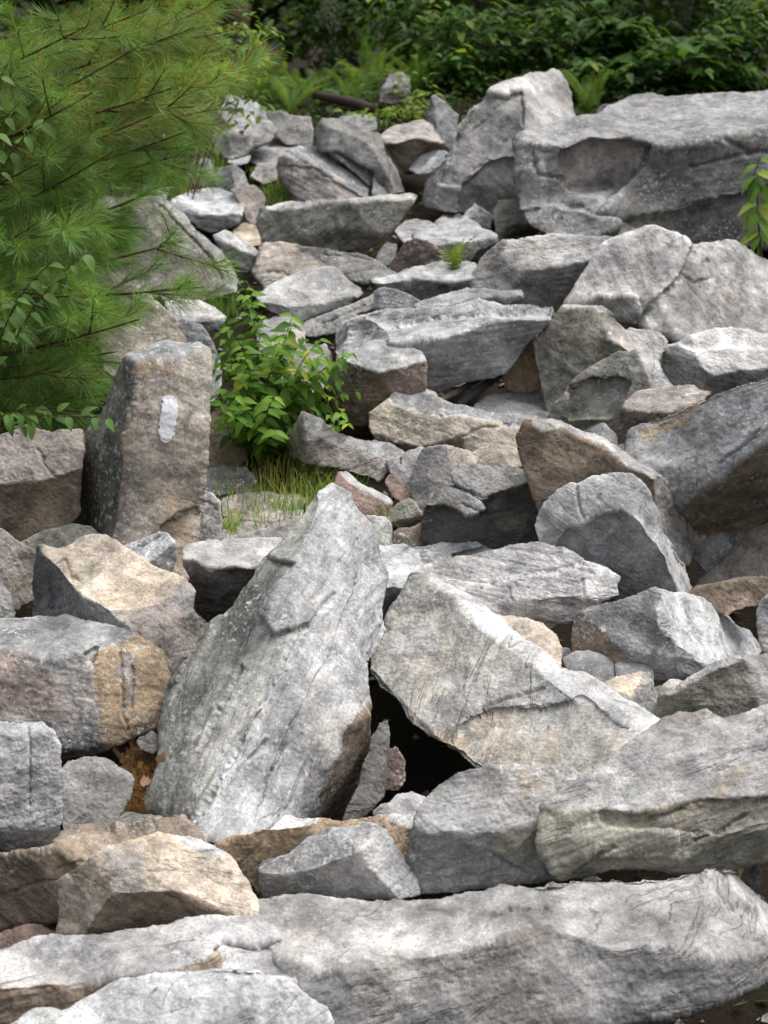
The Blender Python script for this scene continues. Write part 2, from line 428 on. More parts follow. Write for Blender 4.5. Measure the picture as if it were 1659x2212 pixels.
ROCK_TEXT = '''
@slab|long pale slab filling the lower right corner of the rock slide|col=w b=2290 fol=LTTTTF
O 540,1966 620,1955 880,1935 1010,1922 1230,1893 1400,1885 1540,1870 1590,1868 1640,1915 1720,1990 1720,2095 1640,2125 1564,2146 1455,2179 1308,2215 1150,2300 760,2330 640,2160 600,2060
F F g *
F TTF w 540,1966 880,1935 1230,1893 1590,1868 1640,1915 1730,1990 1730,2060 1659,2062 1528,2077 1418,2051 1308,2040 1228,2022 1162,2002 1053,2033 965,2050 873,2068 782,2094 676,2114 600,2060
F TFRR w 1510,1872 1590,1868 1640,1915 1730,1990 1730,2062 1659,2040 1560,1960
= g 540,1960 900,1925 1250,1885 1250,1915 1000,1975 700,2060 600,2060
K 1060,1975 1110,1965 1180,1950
@slab|long low slab in the bottom left with a tan stained lower edge|col=w lay=0.5 b=2240 fol=LTTTTTTF
D 0.015 453,2057 475,2038 540,2048 600,2045 620,2060 540,2068 470,2075
O -40,2065 0,2059 73,2031 175,2017 256,2009 402,1998 475,1993 606,1995 650,2011 661,2044 665,2070 678,2095 672,2117 650,2150 600,2230 300,2260 -40,2260
F UFF b *
F TTF w -40,2060 175,2012 475,1985 610,1990 655,2010 668,2070 660,2110 560,2112 500,2080 453,2062 402,2106 292,2103 146,2125 0,2136 -40,2140
F FT w 453,2062 475,2040 560,2050 620,2030 680,2095 660,2150 520,2130
= t 100,2122 292,2100 400,2104 440,2080 440,2105 300,2118 150,2142
K 455,2060 480,2040 540,2050 600,2045
@boulder|rough white boulder rising from the bottom edge, left of the centre|col=W b=2500 fol=LTTTF
O -10,2225 40,2198 69,2183 91,2174 117,2185 170,2160 234,2128 329,2115 439,2092 512,2084 548,2090 606,2116 654,2150 702,2176 745,2225 700,2330 100,2330
F FFTT W *
F FFTR W 548,2090 606,2116 654,2150 745,2225 700,2330 560,2240
@boulder|angular block with a peach and white top above the bottom left slab|col=c b=2080 fol=RTTTT
O 124,2024 126,1964 117,1905 140,1888 175,1867 219,1843 234,1829 285,1815 340,1807 402,1814 450,1832 490,1847 519,1891 548,1945 550,1978 501,1988 402,1995 256,2013 175,2021
F FT c *
F FFUL g 110,2030 117,1905 175,1867 219,1843 234,1829 240,1860 234,1934 183,2024
F FU b 183,2024 234,1934 311,1925 380,1926 439,1950 504,1978 550,1990 400,2005
F TTF W 340,1800 402,1814 490,1847 470,1860 400,1835
= g 234,1829 300,1812 310,1870 300,1925 234,1934
= t 310,1810 345,1807 360,1840 340,1890 310,1880
@boulder|wavy brown banded boulder squeezed under the square grey block|col=b lay=0.5
O -30,1850 60,1845 120,1830 132,1796 205,1781 292,1779 366,1774 395,1768 413,1785 437,1818 420,1890 300,1960 130,1990 73,1992 -30,2005
F FFU b *
F TTF b 120,1830 132,1790 205,1775 395,1760 440,1818 340,1835 250,1843 160,1865
K 120,1880 200,1850 260,1870 330,1838
K 20,1930 90,1905 160,1900
@boulder|square grey block with rounded corners on the left edge|col=w
O -35,1563 20,1560 88,1559 113,1581 126,1610 128,1662 129,1715 133,1785 124,1839 97,1850 50,1840 0,1827 -35,1822
F F w *
F FU g -40,1790 30,1785 80,1800 135,1780 130,1860 -40,1840
F FTT w -40,1550 90,1550 118,1580 90,1590 -40,1585
K 61,1565 64,1640 62,1740
@boulder|rounded speckled grey boulder right of the square block|col=g
O 120,1690 130,1660 146,1642 183,1633 234,1638 256,1653 285,1686 278,1720 262,1750 240,1790 183,1800 135,1800
F FFT g *
F FT g 130,1665 146,1635 240,1630 290,1690 200,1665
@slab|thin grey slab lying behind the wavy brown boulder|col=g
O 138,1795 170,1776 205,1763 249,1755 329,1763 366,1770 400,1785 330,1805 180,1812
F FT g *
@boulder|broad block with a pale grey top and a rusty right end|col=p fol=RTTTTT
D 0.03 172,1415 215,1395 207,1445 185,1432
O -35,1338 0,1333 69,1327 110,1333 175,1347 234,1349 303,1362 329,1384 358,1406 365,1457 371,1512 358,1559 307,1577 263,1599 230,1614 132,1634 60,1630 -35,1605
F F p *
F FTT g -40,1325 69,1320 175,1345 303,1358 252,1384 205,1413 150,1420 99,1428 0,1391 -40,1385
F FFFR o 205,1413 252,1384 303,1362 360,1400 380,1512 360,1565 263,1605 219,1614 205,1563 201,1493
F FUU g -40,1600 60,1605 140,1618 230,1605 230,1620 130,1640 -40,1640
= g 99,1428 160,1413 205,1413 201,1493 215,1612 130,1634 90,1560 150,1530
= r -40,1390 10,1395 60,1440 120,1490 90,1560 -40,1540
= g 262,1405 285,1400 290,1480 285,1530 264,1530
K 262,1410 264,1470 263,1540 275,1575
K 288,1440 284,1500 285,1530
@boulder|sloping block with a cream and tan face below the white painted stone|col=t
O 80,1183 135,1181 183,1164 227,1164 278,1197 329,1230 395,1256 413,1278 417,1318 457,1347 440,1390 400,1450 369,1480 320,1470 200,1440 90,1400 70,1318 69,1256 79,1197
F FFR p *
F TTFF c 80,1180 135,1176 183,1160 227,1160 278,1194 395,1252 387,1267 340,1311 285,1311 227,1314 164,1274 128,1230
F FFLLU d 60,1183 80,1186 128,1230 164,1274 227,1314 278,1354 290,1400 200,1440 60,1400
F FFT p 227,1314 285,1311 340,1311 387,1267 413,1278 417,1318 400,1335 320,1330 278,1350
= g 340,1311 387,1267 413,1278 417,1318 457,1347 400,1335
K 140,1205 155,1240 170,1250
@stone|small whitish stone wedged between the cream faced block and the painted stone|col=W b=1330
O 260,1188 292,1172 320,1160 344,1150 362,1154 380,1179 375,1216 369,1243 329,1236
F F g *
F FTL W 255,1190 292,1170 344,1145 366,1154 375,1175 351,1190 330,1212 303,1214
K 275,1190 310,1175 345,1160
@painted|upright brown stone carrying a white painted trail blaze|col=b th=0.2
D 0.015 350,1140 385,1110 425,1095 440,1180 410,1255 335,1250
O 135,1010 150,985 164,966 186,926 212,893 234,845 249,802 278,772 318,754 355,743 369,750 398,756 431,749 446,761 450,816 442,886 439,984 431,1087 428,1140 418,1200 406,1250 340,1250 238,1165 170,1160 146,1145 143,1057
F FFFRT q *
F LLFU k 120,1010 164,960 212,885 234,840 249,795 278,765 300,787 289,875 270,948 252,1057 238,1160 235,1180 130,1160
F TTF g 278,770 318,750 355,738 398,750 431,744 450,761 420,763 366,780 300,787
= o 300,790 366,780 380,800 330,815 305,850 296,870
= r 360,1015 385,980 370,1040 340,1040
= o 345,1080 400,1060 428,1087 420,1180 404,1250 366,1238 380,1160 350,1140
= g 420,763 450,755 452,830 430,830
K 350,1140 385,1110 425,1095
K 280,860 284,900 270,930
@boulder|dark based boulder at the left edge beneath the pine branches|col=p b=1180
O -35,950 0,944 37,929 55,920 84,933 121,937 172,933 180,1010 175,1110 150,1140 90,1165 37,1168 -35,1150
F FFU b *
F TFF p -40,940 55,912 172,925 180,1010 139,1021 91,1039 0,1046 -40,1050
K 84,970 100,1010 120,1030
@slab|low dark greenish slab at the foot of the painted stone|col=m b=1215
O 40,1180 75,1158 110,1143 164,1133 194,1139 222,1166 230,1200 140,1215 70,1210
F FFT m *
@boulder|brownish stone at the left edge beside the cream faced block|col=p
O -35,1130 0,1146 40,1172 73,1194 79,1208 71,1249 69,1296 37,1316 -35,1320
F FFR p *
= t 20,1230 70,1240 65,1290 25,1280
@stone|small grey stone at the left edge above the rusty ended block|col=g
O -35,1240 0,1252 18,1281 33,1325 20,1345 -35,1345
F FFTR g *
@stone|upright pale stone tucked against the right side of the painted stone|col=w b=1190
O 425,1062 438,1060 457,1065 475,1087 478,1152 479,1190 425,1190
F F w *
K 430,1082 450,1085 470,1100
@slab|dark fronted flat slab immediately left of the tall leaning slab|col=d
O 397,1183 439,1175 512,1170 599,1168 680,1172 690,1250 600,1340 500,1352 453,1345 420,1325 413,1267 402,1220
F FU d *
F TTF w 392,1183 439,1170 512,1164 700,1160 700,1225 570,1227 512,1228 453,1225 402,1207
@leaning|tall pointed slab leaning back in the centre of the slide|col=w lay=0.6 b=1815 th=0.28 rough=0.8
O 715,1043 738,1053 760,1075 778,1106 797,1135 819,1175 831,1238 833,1296 839,1344 815,1395 800,1420 790,1464 787,1530 789,1606 770,1670 753,1726 740,1768 665,1768 614,1770 577,1790 548,1800 510,1822 475,1824 435,1812 425,1780 402,1766 362,1766 296,1762 318,1719 347,1660 360,1592 356,1567 362,1530 373,1475 387,1446 428,1406 464,1347 512,1308 555,1252 581,1208 610,1164 640,1125 669,1091 690,1058
F FTR w *
F LLFFT M 690,1050 690,1085 655,1160 600,1260 563,1325 540,1400 470,1520 410,1640 370,1770 270,1770 300,1600 420,1380 560,1200
F FLT n 563,1325 588,1373 640,1365 600,1450 540,1560 470,1680 420,1775 360,1775 410,1640 470,1520 540,1400
F RRF w 738,1053 778,1106 845,1200 855,1344 815,1420 800,1440 778,1430 792,1330 800,1240 770,1150
F RFUU b 787,1500 800,1606 745,1785 655,1785 700,1690 740,1590 775,1540
D 0.03 723,1281 672,1344 640,1365 600,1450 500,1630 425,1775 300,1800 280,1700 420,1380 560,1200 640,1215 563,1325 588,1373 672,1344
D -0.012 770,1250 700,1420 620,1560 560,1700 520,1810 650,1790 700,1690 745,1590 795,1460 805,1400
K 723,1281 672,1344 640,1365 600,1450 560,1540 500,1640 440,1750 415,1790
K 770,1260 720,1400 640,1540 590,1660
K 540,1640 560,1625 575,1600
K 520,1440 470,1540 420,1640
= g 647,1216 709,1245 723,1281 672,1344 640,1365 588,1373 563,1325
@leaning|broad tilted slab with a sharp lower left corner over a dark hollow|col=m b=1690 fol=RTT
D 0.014 985,1600 1000,1560 1060,1530 1180,1525 1260,1500 1330,1560 1390,1603 1300,1715 1050,1690 1034,1655
O 895,1250 921,1252 965,1274 1001,1289 1040,1320 1074,1344 1133,1395 1210,1446 1272,1464 1327,1508 1382,1545 1420,1570 1400,1630 1340,1700 1150,1710 1060,1680 1034,1662 983,1621 928,1592 877,1552 848,1515 815,1490 797,1461 800,1420 830,1369 855,1311 884,1271
F FFTTL n *
F RTF W 921,1252 1001,1289 1074,1340 1210,1440 1272,1460 1430,1570 1400,1600 1378,1603 1290,1530 1200,1475 1110,1410 1040,1360 1000,1315
F FFLL n 797,1440 830,1480 880,1530 930,1575 1034,1655 1034,1670 870,1560 790,1470
= t 1000,1560 1060,1530 1160,1530 1220,1570 1200,1640 1060,1660
= g 930,1560 960,1460 1100,1420 1260,1500 1180,1525 1060,1530 1000,1560 985,1600
= c 930,1560 985,1560 1040,1640 1020,1650 928,1590
= W 840,1360 930,1330 960,1380 920,1410 820,1420
K 1170,1480 1100,1500 1040,1520
@stone|smooth peach stone hidden behind the broad tilted slab|col=c b=1480
O 1050,1345 1075,1331 1126,1336 1170,1347 1199,1373 1212,1400 1212,1450 1150,1480 1060,1420
F FT c *
@boulder|blocky boulder with an ochre patch and dark lower front|col=g b=1985 fol=LTTTTT
O 921,1726 932,1712 955,1690 983,1671 1038,1662 1133,1657 1180,1649 1246,1653 1276,1671 1290,1720 1270,1800 1250,1895 1230,1895 1133,1902 1056,1911 983,1922 910,1930 903,1926 885,1880 877,1854 884,1832 899,1770
F FFU d *
F TFF w 915,1726 983,1665 1038,1655 1180,1642 1280,1665 1300,1720 1180,1760 1172,1790 1080,1790 1000,1800 905,1800 895,1770
F FFU m 1080,1790 1172,1780 1180,1850 1150,1880 1050,1830
= t 1120,1670 1180,1668 1210,1690 1180,1720 1110,1710
K 1060,1840 1110,1870 1150,1890
@boulder|huge tan grey boulder overhanging the lower right slab|col=w lay=0.5 b=2045 fol=LTTT
D 0.012 1294,1750 1382,1754 1436,1750 1509,1734 1601,1728 1735,1702 1735,1760 1610,1780 1560,1800 1480,1800 1400,1790 1310,1790
O 1180,1744 1228,1700 1279,1675 1316,1653 1378,1603 1430,1570 1473,1547 1524,1541 1561,1553 1620,1545 1720,1520 1720,1830 1659,1852 1634,1858 1583,1876 1542,1885 1473,1891 1418,1887 1308,1888 1265,1896 1217,1892 1199,1876 1170,1832 1173,1777
F FF m *
F TTFF w 1175,1744 1228,1695 1316,1648 1473,1540 1561,1545 1730,1510 1730,1700 1659,1712 1601,1726 1509,1732 1436,1748 1382,1752 1294,1748 1220,1760
F FU m 1218,1860 1300,1850 1400,1855 1500,1850 1580,1800 1700,1790 1710,1850 1480,1900 1210,1900
= p 1378,1603 1473,1540 1565,1545 1500,1575 1400,1610
= t 1300,1748 1440,1740 1520,1720 1640,1640 1600,1700 1480,1780 1380,1790
K 1400,1768 1450,1752 1500,1735 1560,1728 1620,1725
K 1500,1815 1560,1790 1610,1760
K 1230,1890 1270,1860 1330,1830
@stone|small peach stone at the right edge behind the huge tan boulder|col=c b=1600
O 1562,1556 1583,1532 1608,1517 1637,1510 1690,1495 1690,1590 1600,1600
F FFT c *
@boulder|mossy dark boulder on the right below the large pale boulder|col=m b=1590
O 1418,1530 1425,1501 1458,1490 1491,1461 1546,1431 1601,1419 1641,1417 1700,1405 1700,1520 1640,1560 1561,1570 1480,1580 1420,1575 1413,1556
F FFFUL m *
F FFRT g 1601,1415 1710,1400 1710,1530 1650,1560 1634,1505 1623,1457
F TTFL w 1425,1501 1458,1485 1546,1425 1605,1412 1600,1428 1546,1445 1500,1470 1460,1500
@stone|pointed cream stone in the small stones beside the broad tilted slab|col=c
O 1301,1479 1330,1461 1360,1457 1382,1452 1395,1453 1407,1472 1422,1512 1420,1534 1407,1561 1385,1545 1350,1515 1320,1495
F FFR g *
F TTFF c 1297,1479 1330,1458 1382,1448 1395,1453 1372,1495 1363,1506 1330,1495
@stone|egg shaped grey stone touching the edge of the broad tilted slab|col=g round=1
O 1217,1422 1243,1406 1272,1405 1298,1412 1316,1422 1330,1442 1330,1468 1310,1490 1280,1500 1240,1480
F FFT g *
@stone|rounded grey stone behind the pointed cream stone|col=g round=1
O 1328,1435 1345,1429 1363,1428 1392,1433 1409,1450 1413,1471 1405,1500 1360,1505 1335,1490
F FFT g *
@stone|tiny grey pebble left of the egg shaped stone|col=g round=1
O 1210,1408 1218,1399 1230,1402 1236,1415 1232,1430 1214,1428
F FFT g *
@stone|little rounded stone half hidden by the mossy dark boulder|col=w round=1
O 1426,1500 1432,1480 1446,1469 1465,1468 1482,1476 1480,1510 1440,1520
F FFT w *
@stone|tiny stone between the pointed cream stone and the mossy boulder|col=g round=1
O 1412,1495 1416,1483 1428,1481 1434,1495 1428,1520 1415,1520
F FFT g *
@boulder|large pale boulder with a bright smooth crown at the right|col=w fol=RTTT
O 1243,1354 1252,1325 1276,1307 1323,1300 1382,1292 1418,1276 1455,1280 1502,1292 1546,1314 1594,1344 1623,1380 1641,1406 1626,1418 1564,1440 1520,1452 1480,1466 1411,1468 1360,1450 1330,1432 1286,1415 1243,1404
F TFFL g *
F FFUL b 1235,1354 1252,1318 1276,1344 1334,1395 1371,1413 1340,1440 1235,1410
F FU g 1371,1413 1455,1417 1509,1431 1600,1420 1520,1470 1400,1480 1330,1432
F TFRR W 1418,1270 1502,1285 1600,1344 1650,1406 1564,1440 1509,1431 1502,1413 1440,1375 1418,1354
@boulder|whitish layered boulder split by a long crack behind the broad tilted slab|col=W lay=0.5 b=1385 fol=RTTTT
D 0.03 1000,1262 1053,1268 1107,1250 1170,1240 1228,1228 1270,1216 1217,1180 1133,1160 1056,1180 973,1198
O 900,1250 917,1228 983,1208 1056,1190 1133,1173 1162,1172 1217,1190 1261,1216 1316,1228 1334,1249 1336,1285 1308,1301 1275,1325 1240,1346 1188,1360 1100,1340 1000,1310 930,1280
F TFF W *
F FFU g 1082,1307 1130,1300 1173,1292 1199,1289 1257,1289 1310,1296 1310,1310 1240,1355 1188,1370 1080,1345
F FFT W 1053,1270 1107,1252 1170,1240 1228,1228 1320,1228 1340,1249 1340,1290 1257,1289 1173,1292 1082,1307 1040,1300
K 1040,1275 1053,1268 1107,1250 1170,1240 1228,1228 1261,1220
K 1256,1250 1262,1285
K 1100,1270 1105,1300
@slab|flat speckled slab behind the right edge of the tall leaning slab|col=w b=1350
O 790,1182 815,1179 874,1177 903,1197 921,1238 895,1275 860,1330 820,1345 795,1300
F FU d *
F TTF w 785,1180 874,1172 905,1195 925,1238 884,1269 820,1268 790,1260
@slab|flat brownish slab behind the whitish layered boulder|col=g lay=0.5 b=1255
D 0.03 1000,1262 1053,1268 1107,1250 1170,1240 1228,1228 1270,1216 1217,1180 1133,1160 1056,1180 973,1198
O 890,1182 965,1174 1031,1174 1066,1190 1080,1230 990,1255 910,1250
F TF g *
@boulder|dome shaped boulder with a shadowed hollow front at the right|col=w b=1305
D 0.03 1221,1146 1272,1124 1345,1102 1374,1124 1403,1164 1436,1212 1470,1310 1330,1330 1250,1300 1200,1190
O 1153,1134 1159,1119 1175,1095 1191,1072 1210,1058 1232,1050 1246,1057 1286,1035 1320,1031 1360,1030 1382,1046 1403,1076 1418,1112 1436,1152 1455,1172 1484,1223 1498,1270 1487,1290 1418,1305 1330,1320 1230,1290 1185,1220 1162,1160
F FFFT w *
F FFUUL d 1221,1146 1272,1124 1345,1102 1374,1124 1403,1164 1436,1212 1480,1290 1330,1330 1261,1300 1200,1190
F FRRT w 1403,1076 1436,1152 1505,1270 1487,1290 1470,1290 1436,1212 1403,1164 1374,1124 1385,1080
K 1246,1057 1250,1090 1262,1120
@slab|long brown slab lying diagonally above the dome shaped boulder|col=b b=1268 fol=RTT
O 1124,944 1137,918 1162,909 1206,913 1250,933 1290,951 1360,992 1418,1024 1453,1057 1480,1108 1488,1152 1493,1186 1484,1215 1440,1240 1300,1180 1190,1130 1159,1076 1148,1032 1126,984
F FFFU b *
F TTFR w 1130,918 1162,903 1206,907 1360,985 1420,1018 1418,1035 1350,1005 1286,962 1213,929 1160,925
F FRR g 1418,1024 1453,1050 1485,1108 1500,1186 1440,1240 1420,1150
@boulder|massive slab with a rusty streak at the right edge|col=g b=1165 fol=LTT
O 1358,966 1360,940 1371,929 1400,912 1436,897 1509,867 1539,849 1601,827 1659,811 1720,795 1720,1115 1659,1139 1597,1178 1525,1238 1494,1205 1480,1116 1455,1068 1418,1024 1360,993
F FFFTL g *
F FUU b 1475,1095 1546,1039 1601,999 1659,948 1730,900 1730,1130 1590,1165 1490,1150
= o 1371,929 1436,897 1520,865 1530,885 1450,925 1375,950
K 1555,1000 1600,965 1640,930
@boulder|brown boulder in the dark gap under the massive rusty slab|col=p b=1190
O 1495,1280 1506,1262 1542,1205 1586,1157 1620,1141 1700,1115 1700,1290 1600,1300
F FFTL p *
@slab|narrow brown slab at the right edge under the dark gap|col=b
O 1488,1284 1502,1270 1564,1258 1616,1249 1690,1250 1690,1282 1659,1291 1634,1309 1583,1320 1572,1330 1520,1320
F FFFT b *
@stone|bluish rounded stone cut off by the right edge|col=g
O 1634,1315 1645,1292 1690,1275 1690,1420 1645,1405 1637,1350
F FFL g *
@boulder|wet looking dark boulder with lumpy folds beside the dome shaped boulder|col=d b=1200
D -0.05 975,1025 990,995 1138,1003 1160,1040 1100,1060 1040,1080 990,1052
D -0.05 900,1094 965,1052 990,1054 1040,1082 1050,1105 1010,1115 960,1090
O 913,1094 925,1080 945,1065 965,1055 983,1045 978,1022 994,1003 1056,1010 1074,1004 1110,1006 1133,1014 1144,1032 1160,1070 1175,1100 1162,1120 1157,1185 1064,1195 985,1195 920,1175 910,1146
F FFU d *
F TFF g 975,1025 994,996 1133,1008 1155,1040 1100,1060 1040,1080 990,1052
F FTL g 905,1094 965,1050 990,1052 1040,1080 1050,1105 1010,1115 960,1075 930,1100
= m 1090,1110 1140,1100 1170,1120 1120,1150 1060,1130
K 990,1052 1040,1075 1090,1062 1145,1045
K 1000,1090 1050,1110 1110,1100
@boulder|taupe stone with a pink top behind the wet looking dark boulder|col=p
O 892,1028 903,995 914,970 940,966 958,964 972,966 1013,977 1031,992 1010,1030 976,1060 940,1110 905,1110 895,1083 888,1058
F FFL g *
F TFFR p 958,960 1013,972 1040,992 994,1010 976,1010
F FFR g 958,964 976,1010 994,1006 985,1060 930,1110 925,1050
@stone|small pale stone left of the taupe stone with the pink top|col=w b=1060
O 864,985 878,976 892,972 910,966 922,977 912,1010 900,1045 885,1050 872,1020
F FFT w *
@stone|thin dark wedge stone at the right end of the tilted beam stone|col=d fol=RTT
O 835,994 848,986 870,1008 888,1033 894,1070 880,1065 860,1043 842,1018
F FFTR g *
@stone|small reddish stone under the dark wedge stone|col=r
O 831,1042 838,1028 848,1022 866,1043 888,1072 878,1088 850,1075
F FFT r *
@stone|loaf shaped mossy stone beside the grass behind the tall leaning slab|col=m
O 835,1120 844,1101 865,1086 884,1078 897,1087 909,1109 908,1126 872,1140 843,1140
F FFTL m *
F FU d 840,1128 880,1120 910,1112 910,1145 840,1150
@slab|tilted beam stone with a dark left end in front of the leafy shrub|col=p b=1060
O 625,951 636,929 645,908 653,893 680,904 720,929 746,937 790,950 841,962 870,981 867,997 840,1017 819,1037 782,1026 727,1012 683,1001 654,994 629,978
F F p *
F LLFU d 615,951 636,925 653,888 660,935 665,985 654,998 620,985
F TFR g 653,888 720,922 790,944 875,977 866,995 800,982 720,958 662,930
@stone|triangular brown stone beneath the tilted beam stone|col=r
O 720,1060 731,1024 746,1021 782,1044 815,1062 846,1083 838,1114 782,1120 722,1115
F FFR r *
F TTF w 728,1024 746,1016 846,1078 840,1088 780,1055
@stone|small grey stone right of the tip of the tall leaning slab|col=w
O 775,1117 800,1114 833,1117 845,1131 846,1155 811,1160 780,1155
F FFT w *
@stone|small greenish flat stone below the loaf shaped mossy stone|col=m
O 805,1156 830,1153 852,1160 856,1176 820,1182 803,1172
F TF m *
@stone|dark brown stone under the loaf shaped mossy stone|col=b b=1185
O 850,1150 868,1141 895,1138 915,1130 920,1180 870,1190 852,1178
F FFT b *
@slab|flat brown slab at the back of the grassy patch|col=p
O 478,1080 500,1070 526,1067 574,1065 629,1071 660,1080 650,1120 560,1128 480,1115
F FTT p *
@slab|cream flat slab at the front of the grassy patch|col=p
O 478,1125 500,1116 526,1114 560,1118 599,1115 645,1121 640,1155 560,1168 480,1172
F FTT p *
@slab|thin grey slab between the grassy patch and the dark fronted flat slab|col=g
O 485,1168 510,1156 540,1150 580,1144 640,1130 680,1140 650,1185 490,1185
F FFT g *
@slab|bluish dark slab beside the painted stone at the edge of the grass|col=d
O 432,1012 475,1006 500,1009 530,1008 552,1039 545,1062 470,1070 432,1068
F FT d *
@stone|dark brown stone in shade between the painted stone and the shrub|col=b
O 438,905 455,893 475,890 520,925 535,985 520,1008 440,1012
F FF b *
@boulder|overhanging brown boulder to the right of the leafy shrub|col=b b=935
O 715,810 735,780 753,761 782,747 811,736 866,730 884,736 899,754 914,772 919,787 915,816 919,840 890,850 860,850 841,870 808,900 797,915 760,920 725,900 705,850
F FU b *
F TTF w 740,780 753,757 811,730 884,730 915,765 920,780 866,794 819,806 790,795 760,782
F FFU r 819,806 866,794 920,780 920,840 860,850 830,850
@slab|wide stepped slab with a pale double edge in the middle of the slide|col=w lay=0.5 b=880 fol=LTTTTTT
D 0.05 772,685 830,650 965,655 1038,638 1210,642 1210,674 1133,671 1056,680 965,691 892,696 833,705 815,690
O 720,740 724,725 731,717 755,702 782,688 805,676 830,666 892,672 965,672 1038,655 1133,652 1195,659 1198,674 1170,720 1090,800 1001,825 947,847 880,850 800,840 725,790
F FU g *
F TFF w 782,685 830,660 965,665 1038,648 1200,652 1200,676 1133,672 1056,681 965,692 892,697 833,706 815,690
F FTLL w 715,740 731,712 782,685 820,690 836,706 842,742 790,780 720,800
F TTF w 836,708 892,699 965,694 1056,683 1133,676 1200,676 1190,690 1067,692 1001,721 939,736 888,736 842,742
K 833,706 892,698 965,693 1056,682 1133,672
@slab|thin jagged flake lying on the wide stepped slab|col=w b=800 lay=0.5 lay=0.5
O 888,668 900,659 914,652 958,641 980,632 1005,622 1034,624 1074,626 1126,630 1130,644 1104,654 1050,655 1016,661 965,676 921,678
F FFU g *
F FTT w 885,668 914,648 1005,618 1130,625 1130,640 1060,641 1020,641 980,655 930,664
@boulder|rust brown block resting against the wide stepped slab|col=o lay=0.5 b=858
O 1053,703 1071,690 1089,686 1133,699 1172,714 1162,738 1162,765 1166,802 1164,840 1130,848 1096,840 1075,794 1060,750 1052,728
F FFFU o *
F TTF w 1048,703 1071,685 1089,680 1180,710 1160,732 1110,713 1066,702
@boulder|big greenish grey slab standing upright right of the rust brown block|col=M b=915
O 1157,750 1162,736 1184,710 1199,688 1217,659 1235,653 1286,659 1316,670 1338,692 1349,706 1382,710 1422,725 1442,739 1430,790 1330,880 1230,915 1188,905 1172,870 1166,838 1160,790
F FFFL M *
F FRRT w 1325,680 1349,702 1382,706 1450,739 1430,770 1367,758 1312,735
F TTF w 1212,659 1235,648 1286,655 1320,668 1300,674 1240,668
@boulder|grey pocked boulder with a pale nub at its right shoulder|col=M b=950
D 0.03 1232,905 1228,840 1280,820 1345,818 1360,830 1335,870 1320,900
O 1188,904 1199,875 1217,860 1228,838 1250,812 1275,795 1301,780 1338,760 1360,761 1382,747 1400,736 1414,747 1422,780 1433,816 1450,838 1400,880 1345,900 1336,945 1257,945 1200,925
F FFFL M *
F FFRT w 1375,750 1400,730 1420,747 1425,790 1450,838 1410,850 1390,800
F FU g 1232,905 1280,900 1320,895 1330,950 1230,940
K 1232,835 1280,818 1340,815 1360,825
@boulder|pale speckled boulder under the biggest whitish boulder at the right edge|col=W b=860
D 0.03 1491,520 1491,540 1480,580 1455,615 1410,650 1375,690 1430,725 1500,755 1740,750 1740,565 1600,520
D -0.02 1279,637 1374,641 1385,690 1320,685 1270,665
O 1422,775 1422,756 1455,747 1491,725 1528,717 1579,712 1623,721 1700,714 1700,810 1640,840 1546,860 1473,845 1447,830 1429,794
F TFF W *
F FFLU g 1415,760 1455,745 1491,725 1506,780 1539,816 1500,860 1440,840
F FU g 1539,816 1600,800 1710,790 1710,830 1546,870 1500,850
@boulder|biggest whitish boulder with cracks on the right side|col=W b=760
D 0.03 1491,520 1491,540 1480,580 1455,615 1410,650 1375,690 1430,725 1500,755 1740,750 1740,565 1600,520
D -0.02 1279,637 1374,641 1385,690 1320,685 1270,665
O 1225,660 1228,652 1250,615 1258,599 1280,563 1301,537 1320,522 1345,508 1382,495 1411,495 1447,508 1480,519 1493,535 1528,526 1572,526 1623,545 1659,563 1720,580 1720,730 1579,735 1491,740 1418,716 1380,695 1338,688 1316,672 1279,658
F FFTL W *
F FFTR w 1491,530 1528,520 1600,530 1730,575 1730,740 1480,745 1440,700 1455,640 1480,580
F FU w 1275,655 1290,640 1374,645 1400,660 1385,695 1316,680
F TFF W 1345,500 1411,488 1491,530 1470,560 1390,540 1330,540
K 1491,540 1480,580 1455,615 1410,650 1375,690
K 1528,560 1539,600 1500,610 1470,590
@boulder|dark overhanging boulder with a smooth flat top left of the biggest whitish boulder|col=g b=700
D 0.03 1491,520 1491,540 1480,580 1455,615 1410,650 1375,690 1430,725 1500,755 1740,750 1740,565 1600,520
D -0.02 1279,637 1374,641 1385,690 1320,685 1270,665
O 1016,612 1025,595 1034,579 1053,548 1089,523 1162,515 1235,510 1323,515 1330,560 1290,620 1230,670 1190,672 1120,660 1030,630
F FFUU d *
F TFF w 1085,545 1100,520 1235,504 1330,510 1310,556 1280,563 1126,587 1100,568
F FFLT d 1010,615 1034,575 1053,544 1090,523 1085,545 1100,568 1126,587 1110,622 1120,645 1025,640
@slab|flat dark grey slab left of the dark overhanging boulder|col=g b=690
O 800,604 811,600 855,593 910,575 947,568 1000,569 1030,571 1030,620 980,650 910,655 819,622
F FU d *
F TTF w 795,602 855,588 910,570 947,562 1035,566 1030,600 990,607 958,611 892,600 830,612
@stone|small wedge stone on the left end of the wide stepped slab|col=g b=775 lay=0.5
O 809,632 818,625 830,622 866,630 892,639 910,650 890,669 819,668 810,666
F FF g *
F LF d 805,630 819,623 820,670 805,670
@boulder|rounded pale slab above the leafy shrub|col=w
O 552,643 581,622 615,604 654,586 690,580 720,579 738,593 778,619 784,634 746,660 691,676 654,694 600,680 575,668
F FFTT w *
F FFU g 560,650 620,660 700,655 784,634 746,664 654,700 570,680
@slab|thin light slab tilted below the rounded pale slab|col=w
O 625,715 660,696 702,681 760,659 808,637 812,666 775,676 750,700 724,719 672,728
F FTL w *
K 690,700 740,680 790,660
